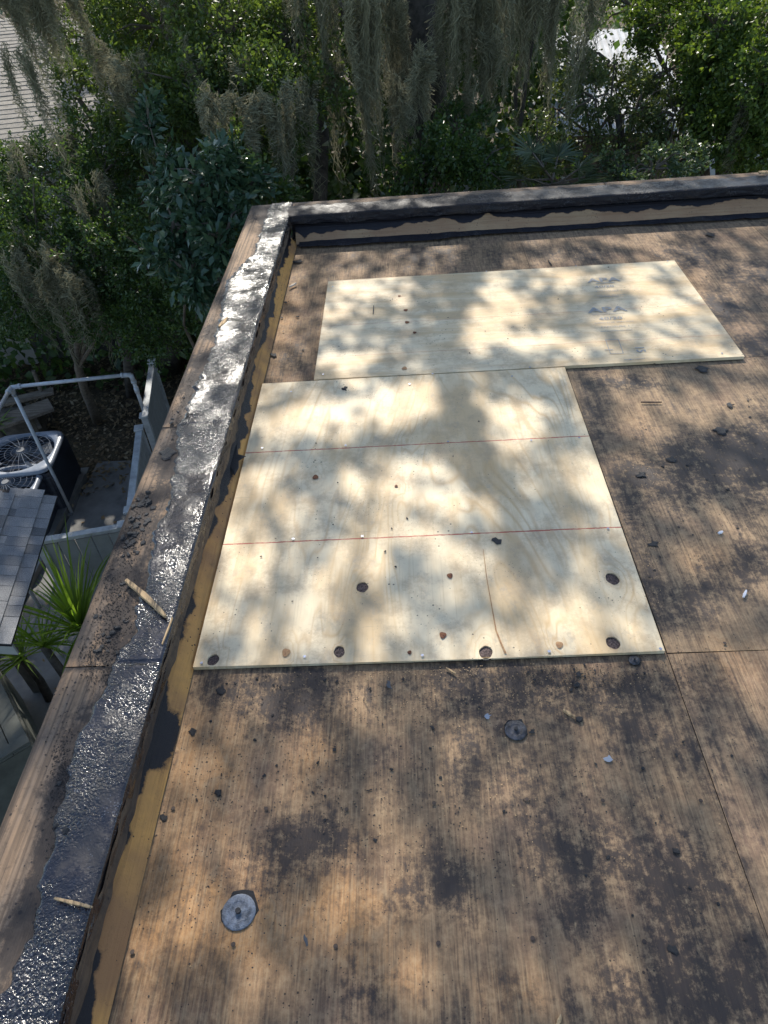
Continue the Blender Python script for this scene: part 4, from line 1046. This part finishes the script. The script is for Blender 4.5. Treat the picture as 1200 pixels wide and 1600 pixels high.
LF_DARK = m_leaf('shrub_leaf', [(0.044,0.082,0.025),(0.070,0.121,0.033),(0.051,0.096,0.034),(0.126,0.183,0.046)], .36, .35)
LF_MAG = m_leaf('glossy_leaf', [(0.041,0.078,0.045),(0.060,0.109,0.063),(0.048,0.092,0.051),(0.081,0.140,0.078)], .12, .26)
LF_BRI = m_leaf('bright_leaf', [(0.063,0.114,0.027),(0.105,0.169,0.039),(0.180,0.243,0.052),(0.076,0.126,0.033)], .38, .4)
LF_MIX = m_leaf('mixed_leaf', [(0.077,0.116,0.041),(0.120,0.163,0.059),(0.195,0.222,0.086),(0.086,0.124,0.047)], .3, .4)

tree('oak_tree', 'leafy green oak with drooping grey moss at the upper left', 'tree', (-4.2, 10.2, G),
     [lobe(150,60,8.5,(.7,.6,.5),442), lobe(250,40,8,(.8,.6,.55),561), lobe(360,60,7.6,(.7,.6,.55),561), lobe(450,60,7.6,(.6,.5,.5),442), lobe(230,150,7.6,(.7,.6,.5),510),
      lobe(340,160,7.2,(.7,.5,.5),544), lobe(440,160,7.2,(.55,.5,.45),408), lobe(120,150,8,(.3,.4,.4),153), lobe(400,230,7.,(.45,.4,.3),255), lobe(300,-40,8,(1.3,.7,.4),510), lobe(540,30,8,(.5,.5,.4),204), lobe(310,240,7.6,(.5,.4,.35),272), lobe(200,220,8.2,(.35,.4,.35),187)],
     LF_OAK, 11, .055, .013, .2, seed=1, twigs=160)
tree('round_shrub_tree', 'dense round dark green tree over the back fence at left', 'tree', (-4.9, 8.9, G),
     [lobe(60,270,8,(.7,.6,.45),714), lobe(160,270,7.9,(.55,.6,.5),561), lobe(60,380,7.6,(.7,.6,.6),816), lobe(170,370,7.4,(.55,.6,.5),646), lobe(250,420,7.2,(.45,.5,.5),476), lobe(240,500,7.4,(.4,.5,.35),391), lobe(150,480,7.6,(.5,.5,.35),442),
      lobe(40,470,7.6,(.5,.5,.35),442), lobe(0,330,8,(.5,.6,.7),476), lobe(310,480,7.,(.3,.4,.4),204)],
     LF_DARK, 12, .045, .011, .06, seed=2, twigs=80, barkm=MTWIG)
tree('glossy_leaved_shrub', 'shrub with large glossy bluish green leaves beside the far curb corner', 'shrub', (-2.2, 7.0, G),
     [lobe(260,260,6.2,(.32,.35,.4),105), lobe(330,290,5.9,(.35,.35,.42),127), lobe(270,340,6.2,(.35,.35,.35),120), lobe(350,370,5.9,(.25,.3,.35),82), lobe(290,420,6.1,(.3,.3,.3),82), lobe(380,300,6.2,(.2,.3,.35),54), lobe(235,200,6.6,(.2,.25,.3),42)],
     LF_MAG, 10, .105, .023, .05, seed=3, spread=1.0, droop=.15, twigs=70)
tree('bright_leaved_tree', 'sunlit bright green tree at the upper right corner', 'tree', (4.6, 9.6, G),
     [lobe(1120,40,7.8,(.55,.5,.45),357), lobe(1190,60,7.4,(.6,.5,.5),408), lobe(1160,150,7.8,(.45,.5,.45),340), lobe(1220,190,7.6,(.5,.5,.5),357), lobe(1080,-10,8.4,(.6,.5,.3),289), lobe(1130,210,8.,(.4,.4,.35),255), lobe(1180,250,8.4,(.5,.4,.3),204), lobe(1090,80,8.2,(.5,.5,.4),300), lobe(1115,130,8.2,(.45,.5,.4),280), lobe(1050,30,8.6,(.5,.4,.4),260), lobe(1150,-40,8,(.7,.5,.4),260), lobe(1205,120,7.2,(.35,.4,.4),200), lobe(990,10,8.8,(.6,.4,.3),170)],
     LF_BRI, 11, .055, .017, .12, seed=4, twigs=120)
tree('thin_shrub', 'loose sparse shrub in front of the white roofed outbuilding', 'shrub', (3.0, 9.6, G),
     [lobe(930,150,8.6,(.3,.3,.3),120), lobe(1000,170,8.6,(.35,.3,.3),150), lobe(1055,180,8.4,(.3,.3,.3),140), lobe(960,100,8.8,(.5,.4,.3),200), lobe(1040,110,8.6,(.4,.4,.3),160), lobe(900,100,8.6,(.3,.4,.4),120), lobe(960,130,9.6,(.5,.5,.35),154), lobe(1040,150,9.4,(.5,.5,.4),176), lobe(870,170,9.,(.5,.5,.5),198), lobe(930,210,9.,(.45,.4,.4),132), lobe(1010,235,8.8,(.45,.4,.3),198), lobe(840,240,8.4,(.4,.4,.4),176), lobe(1080,215,8.8,(.3,.4,.4),132)],
     LF_MIX, 9, .05, .015, .07, seed=5, twigs=150)
tree('low_shrub', 'small pale leaved shrub just beyond the far curb right of the palm', 'shrub', (2.3, 7.6, G),
     [lobe(1020,262,7.4,(.32,.3,.2),144), lobe(1060,250,7.6,(.3,.3,.2),112), lobe(960,262,7.6,(.3,.3,.2),96)],
     m_leaf('pale_leaf_shrub', [(.07,.11,.055),(.11,.16,.08),(.055,.09,.045)], .3, .35), 10, .045, .014, .04, seed=6, twigs=40)
tree('shaded_shrub', 'dark leafy shrub beyond the middle of the far curb', 'shrub', (.9, 7.6, G),
     [lobe(690,240,7.2,(.35,.35,.35),234), lobe(650,270,7.4,(.3,.3,.3),144), lobe(740,270,7.4,(.35,.3,.3),198), lobe(720,200,7.8,(.3,.3,.3),162), lobe(420,300,6.6,(.25,.25,.3),108)],
     LF_DARK, 11, .055, .015, .05, seed=7, twigs=60)
# the big live oak; unseen crown shaped to cast a set shade pattern below
LIT = [(561,459,40,14,.9),(659,453,30,12,.7),(765,459,35,12,.8),(667,530,36,17,1.),(745,522,55,38,1.),(549,577,45,14,.8),(520,500,20,35,.5),(600,500,30,20,.5),
 (1004,429,30,12,.9),(1004,453,35,12,.9),(1090,480,40,20,.7),(1025,495,40,22,1.),(976,508,45,15,.8),(832,545,60,17,1.),(902,550,60,14,.8),(801,485,28,30,.9),(885,450,34,13,.8),(1060,545,50,10,.6),(930,440,20,10,.5),(690,490,40,10,.4),
 (448,605,40,15,.8),(630,635,70,42,1.),(525,660,85,26,1.),(448,678,50,20,.9),(567,756,42,48,.7),(647,760,60,50,.9),(600,715,40,14,.7),(392,777,34,28,.7),(385,895,42,55,1.),(490,965,60,45,.7),(595,885,45,40,.6),(600,980,50,30,.5),
 (758,655,42,30,1.),(800,665,50,28,1.),(860,650,30,20,.6),(801,728,38,40,.9),(706,800,38,36,.8),(866,803,46,22,1.),(925,812,34,20,.9),(925,742,30,26,.6),(706,925,30,40,.6),(940,972,50,28,.9),(1005,990,30,20,.8),(853,889,30,24,.5),(820,950,40,30,.4),(920,890,30,40,.4),
 (1009,622,40,36,1.),(1092,638,70,32,1.),(1030,690,36,28,.9),(1178,625,30,30,.9),(1120,600,40,15,.7),(1178,837,42,30,1.),(1096,837,36,17,.8),(1060,860,26,34,.7),(1083,885,34,22,.7),(1130,960,50,30,.4),(1150,1010,50,40,.4),(960,590,30,14,.5),
 (997,372,66,12,1.),(937,370,44,9,.8),(1172,352,34,13,.9),(1130,457,44,15,.9),(1175,505,32,24,.9),(1042,390,28,10,.8),(867,404,28,11,.8),(1090,430,30,14,.7),(1160,570,40,14,.6),
 (467,397,16,12,.8),(534,428,40,9,.8),(549,395,34,9,.8),(694,389,34,11,.9),(620,425,30,7,.6),(459,448,16,28,.9),(447,506,18,30,.8),(430,575,18,22,.9),(760,385,20,10,.5),
 (300,690,45,60,1.),(340,590,40,45,1.),(385,460,30,45,1.),(240,830,36,40,.9),(235,955,34,34,.6),(200,790,30,40,.6),(360,400,20,30,.8),(385,520,26,40,.9),(300,560,30,40,.5),(320,830,16,60,.8),(280,1000,20,40,.6),(420,440,12,50,.8),
 (550,322,70,9,1.),(700,312,70,9,1.),(480,325,30,8,.5),(860,303,60,7,.6),(1000,288,70,9,.8),(1140,278,50,9,.7),(980,318,70,7,.7),(760,338,60,6,.6),(1100,303,60,7,.7),
 (380,1385,66,60,.6),(565,1420,60,80,.6),(480,1190,40,50,.45),(310,1180,50,60,.55),(560,1110,40,40,.35),(620,1230,40,50,.3),(230,1480,60,80,.5),(640,1560,50,40,.35),(440,1540,60,40,.35),(900,1200,60,50,.3),(1080,1130,50,30,.4),(1100,1250,60,40,.3),
 (160,1060,30,40,.4),(80,1180,40,60,.35),(60,1330,40,60,.3),(800,1300,60,60,.25),(1000,1330,60,50,.2),(780,1500,60,50,.25),(1080,1500,60,50,.2)]
DARK = [((690,455),(690,560),34),((600,520),(690,565),18),((700,560),(718,640),23),((718,640),(738,700),24),((738,700),(775,765),28),((775,765),(825,820),32),((825,820),(880,880),30),((735,690),(600,708),15),((600,708),(450,735),17),
 ((765,580),(850,608),15),((850,608),(888,660),14),((888,660),(880,720),15),((490,740),(520,830),20),((520,830),(480,900),18),((860,740),(890,790),18),((640,600),(560,590),8),((930,470),(900,520),14),((500,600),(540,640),14)]
def seg_d(px, py, a, b):
    vx, vy = b[0]-a[0], b[1]-a[1]; t = np.clip(((px-a[0])*vx+(py-a[1])*vy)/(vx*vx+vy*vy), 0, 1)
    return np.hypot(px-a[0]-t*vx, py-a[1]-t*vy)
def cover(x, y):
    """share of the sun stopped at the deck-level point (x, y)"""
    px, py = proj_np(x, y, 0*x)
    s = np.zeros_like(x)
    for cx, cy, rx, ry, k in LIT:
        q = ((px-cx)/rx)**2+((py-cy)/ry)**2; s = np.maximum(s, k*(1-sstep(.55, 1.15, q)))
    deck = .80-.80*s; deck = np.clip(deck-.35*(fbm(x*9, y*9, 3, 77) > .60)*(deck > .3), 0, 1)
    for a, b2, r in DARK: deck = np.maximum(deck, .97*(1-sstep(.8, 1.25, seg_d(px, py, a, b2)/r)))
    nz = fbm(x*1.1, y*1.1, 3, 40)
    yard = .93-.88*np.where((y > 6.5) & (y < 13), sstep(.46, .56, nz), sstep(.58, .70, nz))
    inside = (y > .15) & (y < 4.35) & (x > -1.0) & (x < 2.6)
    c = np.where(inside, deck, yard)
    c = np.where((x < -4.9-.14*(y-10)) & (y > 10.8), 0, c)
    c = np.where((y > 14.5) & (x > 1.5), 0, c)
    c = np.where(y > 17.5, 0, c)
    c = np.where((x > 2.4) & (y > 7.5), np.minimum(c, .45), c)
    return c
def canopy(x0, x1, y0, y1, dens, L, Wd, rng, z0, z1):
    n = int((x1-x0)*(y1-y0)*dens); x = rng.uniform(x0, x1, n); y = rng.uniform(y0, y1, n)
    ap = (L*Wd*.95)*.5/math.sin(e_); lam = -np.log(1-np.clip(cover(x, y), 0, .985))/ap
    k = rng.random(n) < lam/dens; x = x[k]; y = y[k]; z = rng.uniform(z0, z1, len(x)); t = z/SUN.z
    C = np.stack([x+SUN.x*t, y+SUN.y*t, z], 1); D = unit(rng.normal(size=C.shape)+np.array([0, 0, -.2])); N = unit(np.cross(D, rng.normal(size=C.shape)))
    return C, D, N, L*rng.uniform(.75, 1.2, len(C)), Wd*rng.uniform(.8, 1.2, len(C))
rng = np.random.default_rng(5)
parts_ = [canopy(-1.0, 2.6, .15, 4.35, 1750, .075, .030, rng, 3.7, 4.9), canopy(-9, 8, 4.35, 17.5, 420, .13, .055, rng, 4.0, 5.8), canopy(-8, -1.0, .15, 4.35, 420, .13, .055, rng, 4.0, 5.4), canopy(2.6, 5, .15, 4.35, 420, .13, .055, rng, 4.0, 5.4),
          ]
cat_ = [np.concatenate([p[i] for p in parts_]) for i in range(5)]
oak = empty('live_oak', (.35, 11.2, G), 'massive dark trunked live oak beyond the far curb with spreading crown over the roof', 'tree')
o = link('foliage', leaf_mesh('foliage', *cat_, LF_OAK), LF_OAK); keep(o, oak); o['kind'] = 'stuff'
q = MB(); q.tube([(.35, 11.2, G), (.3, 11.1, -1.8), (.2, 11.2, 0), (.3, 11.0, 2.0), (.4, 10.6, 3.6)], [.55, .42, .36, .34, .28], 12); q.build('trunk', MBARK, oak, True)
q = MB()
def limb_over(pxs, r0, r1, h0, h1, lead):  # unseen limbs laid along the sun so their shadows follow given points
    pts = [Vector(lead)] if lead else []
    n = len(pxs)
    for i, (px, py) in enumerate(pxs):
        d = at(px, py, 0); z = h0+(h1-h0)*i/(n-1); pts.append(d+SUN*(z/SUN.z))
    k = len(pts); q.tube(pts, [r0+(r1-r0)*i/(k-1) for i in range(k)], 8)
limb_over([(690,540),(706,600),(730,680),(765,750),(805,810),(850,870)], .055, .035, 4.9, 4.6, (.4, 10.6, 3.6))
limb_over([(735,660),(660,690),(570,705),(490,730)], .06, .03, 4.7, 4.5, None)
limb_over([(740,575),(820,590),(880,620),(900,690)], .05, .02, 4.8, 4.6, None)
limb_over([(700,560),(640,500),(560,480)], .05, .02, 4.9, 5.2, None)
q.tube([(.4,10.6,3.6), atd(820,-110,7.6), atd(745,-85,7.2), atd(640,-90,7.2), atd(560,-70,6.6), atd(440,-120,6.8)], [.2,.10,.08,.065,.05,.03], 8)
q.tube([atd(560,-70,6.6), atd(300,-160,6.9), atd(155,-70,7.0), atd(45,-90,6.5)], [.05,.045,.035,.02], 7)
q.tube([atd(820,-110,7.6), atd(905,-70,7.2), atd(1000,-100,7.4)], [.08,.045,.02], 7)
for k in range(9):
    a = -.3+k*.8; tgt = Vector((.4+5.5*math.cos(a), 13+4.5*math.sin(a), 4.6+.6*math.sin(k*2))); s_ = Vector((.35, 10.9, 2.4+.15*k)); m1 = s_.lerp(tgt, .5)+Vector((0, 0, .3))
    q.tube([s_, m1, tgt], [.17, .11, .04], 7)
q.build('limbs', MBARK, oak, True)

# far-off wood: dense dark mass closing the view, with gaps at the right
def wood(name, label, boxes, per_m3, L, Wd, mat, seed):
    rng = np.random.default_rng(seed); A = []
    for (x0, x1, y0, y1, z0, z1, d) in boxes:
        n = int((x1-x0)*(y1-y0)*(z1-z0)*d); p = np.stack([rng.uniform(x0, x1, n), rng.uniform(y0, y1, n), rng.uniform(z0, z1, n)], 1)
        k = fbm(p[:, 0]*.8+p[:, 2], p[:, 2]*.9+p[:, 1]*.3, 3, seed) > np.where(p[:, 0] < 3, .24, .40); A.append(p[k])
    P = np.concatenate(A); O = unit(rng.normal(size=P.shape)+np.array([0, -.5, .4]))
    C, D, N, LL, WW = rosettes(P, O, 4, rng, L, Wd, 1., .1)
    o = link(name, leaf_mesh(name, C, D, N, LL, WW, mat), mat); tag(o, label, 'foliage', None, 'stuff'); return o
wood('far_wood', 'dark mass of woodland foliage closing the view behind the trees',
     [(-4.6, 2.9, 13, 15, G, 1.6, 95), (2.9, 4.2, 13.5, 15, G, .2, 40), (-6, 14, 36, 42, G, 1.5, 4), (4, 24, 27, 31, G, -.3, 12), (-30, -4.6, 21, 24, G, 1.2, 10), (6.6, 13, 11.5, 13.5, G, 1.8, 70), (-4.4, -.9, 9.6, 10.8, G, -.9, 100), (-.9, 2.2, 9.3, 10.2, G, -.9, 90), (-10, -4.6, 9.6, 10.2, G, -1.5, 70)], 1, .15, .058, LF_DARK, 21)

# Spanish moss
MM = NB('spanish_moss'); r_ = MM.rnd()
MM.fin(MM.ramp(r_, [(0, (0.131,0.132,0.083)), (.5, (0.231,0.228,0.143)), (1, (0.375,0.360,0.237))]), .95, None, .1)
tr = MM.n.new('ShaderNodeBsdfTranslucent'); tr.inputs[0].default_value = (.24,.23,.16,1); mx = MM.n.new('ShaderNodeMixShader'); mx.inputs[0].default_value = .35
MM.t.links.new(MM.p.outputs[0], mx.inputs[1]); MM.t.links.new(tr.outputs[0], mx.inputs[2]); MM.t.links.new(mx.outputs[0], MM.out.inputs[0]); MMOSS = MM.m
def moss(label, px, py0, py1, dist, wpx, nlock, seed, dens=26, group='hanks of hanging moss', thick=.0022):
    rng = np.random.default_rng(900+seed); top = atd(px, py0, dist); 
    bot = None; ln = abs((py1-py0))/F*dist*1.08; wd = wpx/F*dist/2
    seg = 13; Vs = []; Fs = []; nb = 0
    for l in range(nlock):
        bx_ = top.x+rng.uniform(-1, 1)*wd; by = top.y+rng.uniform(-.25, .25); bz = top.z+rng.uniform(-.25, .06)*ln*.6
        ll = ln*rng.uniform(.35, 1.0)*(1-.5*abs((bx_-top.x)/wd)**2) if rng.random() < .85 else ln*rng.uniform(.9, 1.15)
        cx1 = rng.normal(0, .05, seg)*np.linspace(0, 1, seg); cy1 = rng.normal(0, .05, seg)*np.linspace(0, 1, seg); ph = rng.random(4)*6; lw = rng.uniform(.02, .06)*min(1.3, wd*3+.4)
        n = int(dens*rng.uniform(.6, 1.3)); t = np.linspace(0, 1, seg)[None, :]
        a = rng.random((n, 1))*6.28; rr = np.sqrt(rng.random((n, 1)))*lw
        l2 = ll*rng.uniform(.30, 1.0, (n, 1)); st = rng.uniform(0, .35, (n, 1))
        tt = st+(1-st)*t
        env = (.55+.6*np.sin(np.pi*np.clip(tt*1.4, 0, 1)))*(1.02-tt)**.6
        f1 = rng.uniform(18, 34, (n, 1)); p1 = rng.random((n, 1))*6.28
        cl = .72+.45*np.sin(tt*rng.uniform(9, 16)+ph[2]); X = bx_+rr*np.cos(a)*env*cl+cx1[None, :]*.5+.035*np.sin(tt*5+ph[0])+.014*np.sin(tt*f1+p1)+.016*rng.normal(size=(n, seg)); Y = by+rr*np.sin(a)*env*cl+cy1[None, :]*.5+.035*np.sin(tt*4+ph[1])+.008*np.cos(tt*f1+p1)+.016*rng.normal(size=(n, seg))
        Z = bz-l2*tt
        wv2 = thick*rng.uniform(.7, 1.6, (n, 1))*(1.1-.6*t); an = rng.random((n, 1))*3.14
        dx = np.cos(an)*wv2; dy = np.sin(an)*wv2
        V = np.stack([np.stack([X-dx, Y-dy, Z], -1), np.stack([X+dx, Y+dy, Z+.004], -1)], 2)   # n,seg,2,3
        V = V.reshape(-1, 3); b = (np.arange(n)[:, None]*seg+np.arange(seg-1)[None, :]).ravel()*2+nb
        Fs.append(np.stack([b, b+1, b+3, b+2], 1)); Vs.append(V); nb += len(V)
    me = np_mesh('spanish_moss', np.concatenate(Vs), np.concatenate(Fs))
    o = link('spanish_moss', me, MMOSS); tag(o, label, 'moss', group); return o
MO = [(45,-60,120,6.5,130,16,40,'broad grey moss hank at the top left corner in front of the tan roof'),
 (25,60,235,6.4,60,5,22,'thin moss tail hanging low over the tan shingle roof'),
 (155,60,235,7.0,50,7,24,'moss hank on the outermost twigs of the leafy oak'),
 (205,140,270,6.9,34,6,24,'narrow moss tail hanging right of the outermost one'),
 (175,150,215,6.9,50,5,22,'short tuft of moss between two tails at upper left'),
 (330,190,290,6.5,60,7,24,'wispy moss below the middle of the leafy oak'),
 (385,200,300,6.4,46,8,26,'moss tail left of the far curb corner'),
 (430,190,310,6.4,44,8,28,'thick moss tail directly above the far curb corner'),
 (470,180,305,6.8,40,7,24,'dim moss tail right of the curb corner'),
 (370,80,170,7.0,40,4,18,'faint moss wisp inside the oak leaves'),
 (560,-40,310,6.6,62,16,34,'long dense moss column left of the middle'),
 (610,-60,240,7.4,60,12,28,'shaded long moss hank beside the dense column'),
 (655,60,240,7.0,40,8,26,'medium moss tail in front of the oak trunk'),
 (700,-60,180,7.0,60,13,30,'upper centre moss hank with pale ends'),
 (745,-60,160,7.2,60,12,30,'bushy moss hank right of centre'),
 (785,-60,200,7.2,50,10,28,'long moss hank over the palm'),
 (835,-60,140,7.4,60,10,28,'broad moss hank at right of centre top'),
 (870,-60,160,7.6,40,8,24,'slim pale moss tail left of the sparse shrub'),
 (905,-40,280,7.2,12,3,14,'very thin long moss strand hanging to the far curb'),
 (620,160,300,7.2,36,6,20,'low moss tail by the dark shrub'),
 (735,150,300,7.6,20,4,16,'thin low moss string before the palm'),
 (765,40,230,7.4,30,6,22,'ragged moss tail beside the palm crown'),
 (25,420,560,7.0,40,8,24,'leftmost moss tail above the pipe frame'),
 (70,440,585,6.9,30,9,26,'longest moss tail above the pipe frame'),
 (105,470,575,6.9,36,6,22,'right moss tail above the pipe frame'),
 (130,330,450,7.0,60,6,18,'faint moss patch within the round tree'),
 (15,270,400,7.2,40,5,18,'dim moss hank at the left edge of the round tree'),
 (85,260,300,7.4,30,4,18,'small moss tuft on the round tree top'),
 (1170,200,260,7.4,30,4,16,'thin moss wisp on the bright tree'),
 (250,-60,110,7.4,46,6,20,'moss hank hanging over the upper part of the leafy oak'),
 (335,-60,90,7.2,40,5,20,'short moss hank in the oak top'),
 (455,-60,150,7.0,44,7,22,'moss hank between the oak and the dense column'),
 (500,-60,230,7.0,36,7,22,'long thin moss hank beside the dense column left side'),
 (940,-60,110,7.6,50,6,18,'wispy moss in front of the sparse shrub top'),
 (290,120,250,6.9,30,5,20,'thin ragged moss tail left of the middle of the leafy oak'),
 (520,80,200,7.4,40,6,20,'dark moss hank left of the dense column')]
for i, (px, y0, y1, ds, wp, nl_, dn_, lb) in enumerate(MO): moss(lb, px, y0-(60 if y0 > 100 else 0), y1, ds, wp*.8, int(nl_*1.7), i, dn_)

# spiky plants below the curb
def blade_plant(base, n, L, wd, mat, label, seed, up_bias=.9, name='spiky_plant', cat='plant', stem=None):
    r = random.Random(seed); root = empty(name, (base[0], base[1], G), label, cat)
    for i in range(n):
        az = r.random()*6.28; el_ = r.uniform(.35, 1.45)*up_bias; l = L*r.uniform(.6, 1.1); q = MB(); k = 8; b0 = Vector(base)
        d = Vector((math.cos(az)*math.cos(el_), math.sin(az)*math.cos(el_), math.sin(el_))); sd_ = Vector((-math.sin(az), math.cos(az), 0)); dr = r.uniform(.1, .5)*l
        for j in range(k+1):
            f = j/k; c = b0+d*l*f+Vector((0, 0, -dr*f**2.4)); w2 = wd*(.5+.9*f if f < .35 else .82*(1-f)/.65+.02)
            q.v += [tuple(c-sd_*w2/2+Vector((0, 0, w2*.18))), tuple(c-Vector((0, 0, w2*.1))), tuple(c+sd_*w2/2+Vector((0, 0, w2*.18)))]
        for j in range(k): q.f += [(j*3, j*3+1, j*3+4, j*3+3), (j*3+1, j*3+2, j*3+5, j*3+4)]
        q.build('leaf_blade', mat, root)
    q = MB(); q.tube([(base[0], base[1], G), (base[0]+.03, base[1], (G+base[2])/2), base], [.045, .04, .035], 8); q.build('stem', MBARK, root, True)
    return root
LFS = m_leaf('blade_leaf', [(.15,.24,.035),(.24,.34,.05),(.11,.19,.035),(.34,.42,.09)], .55, .35)
b_ = at(128, 985, ZK(-2.75)); blade_plant(tuple(b_), 80, 1.1, .036, LFS, 'tall spiky green plant between the shed and the curb', 1, 1.0)
b_ = at(68, 1010, ZK(-2.7)); blade_plant(tuple(b_), 40, .66, .026, LFS, 'shorter spiky plant under the shed eave', 2, .85)
b_ = at(35, 1030, ZK(-3.0)); blade_plant(tuple(b_), 26, .65, .024, LFS, 'dark low spiky plant behind the wooden box', 3, .8)
b_ = at(-4, 668, G+.5); blade_plant(tuple(b_), 22, .35, .07, LF_BRI, 'small bright leafy plant at the left edge by the condenser', 4, .8, 'leafy_plant')
b_ = at(20, 612, G+.45); blade_plant(tuple(b_), 12, .25, .08, LF_DARK, 'small broad leaved plant behind the plank stack', 5, .8, 'leafy_plant')
# palm with fan fronds beyond the far curb
def frond_fan(root, base, direction, L, n, mat, seed):
    r = random.Random(seed); d = Vector(direction).normalized(); s_ = d.cross(Vector((0, 0, 1))).normalized(); u_ = s_.cross(d)
    q = MB(); q.tube([base, Vector(base)+d*L*.9], [.012, .009], 5); hub = Vector(base)+d*L*.9; q.build('frond_stalk', MTWIG, root)
    q = MB()
    for i in range(n):
        a = (i/(n-1)-.5)*3.6; dd_ = (d*math.cos(a)+s_*math.sin(a)+u_*.12*math.sin(i)).normalized(); l = L*(.85-.2*abs(a)/1.8); pp = dd_.cross(u_).normalized(); w2 = .014
        k0 = len(q.v); m1 = hub+dd_*l*.5; e_1 = hub+dd_*l-Vector((0, 0, .08*l))
        q.v += [tuple(hub), tuple(m1-pp*w2), tuple(m1+pp*w2), tuple(e_1)]; q.f += [(k0, k0+1, k0+3), (k0, k0+3, k0+2)]
    o = q.build('frond', mat, root); return o
pb = atd(862, 292, 7.4); palm = empty('fan_palm', (pb.x, pb.y, G), 'fan palm with stiff fronds and brown stalks beyond the far curb', 'palm')
q = MB(); q.tube([(pb.x, pb.y, G), (pb.x-.02, pb.y, -2.4), tuple(pb)], [.15, .13, .12], 10); q.build('trunk', MBARK, palm, True)
LFP = m_leaf('palm_leaf', [(.05,.075,.035),(.08,.11,.05),(.12,.15,.08)], .2, .4)
for i in range(14):
    a = i*2.4; e2 = random.uniform(-.15, .9); frond_fan(palm, tuple(pb+Vector((0,0,random.uniform(-.1,.1)))), (math.cos(a)*math.cos(e2), math.sin(a)*math.cos(e2), math.sin(e2)), random.uniform(.34, .5), 24, LFP, i)
# bare stems and trunks in the background
for i, (px, y0, y1, ds, r, lb) in enumerate([(800,300,110,9.,.035,'leaning brown stem left of the palm'),(812,300,150,9.2,.03,'second leaning stem touching the palm'),(700,300,-20,9.5,.07,'dark bare trunk behind the upper centre moss'),(500,320,-20,9.,.09,'shaded trunk right of the far curb corner'),(445,325,150,8.,.07,'short pale trunk behind the curb corner'),(1060,260,60,9.5,.05,'slender trunk left of the bright tree')]):
    a = atd(px, y0, ds); b2 = atd(px+random.uniform(-20, 30), y1, ds); q = MB(); q.tube([(a.x-(b2-a).x*.5, a.y, G), tuple(a), tuple(b2), (b2.x+.2, b2.y, b2.z+1.5)], [r*1.3, r, r*.8, r*.5], 8); o = q.build('tree_trunk', MBARK, None, True); tag(o, lb, 'tree trunk')
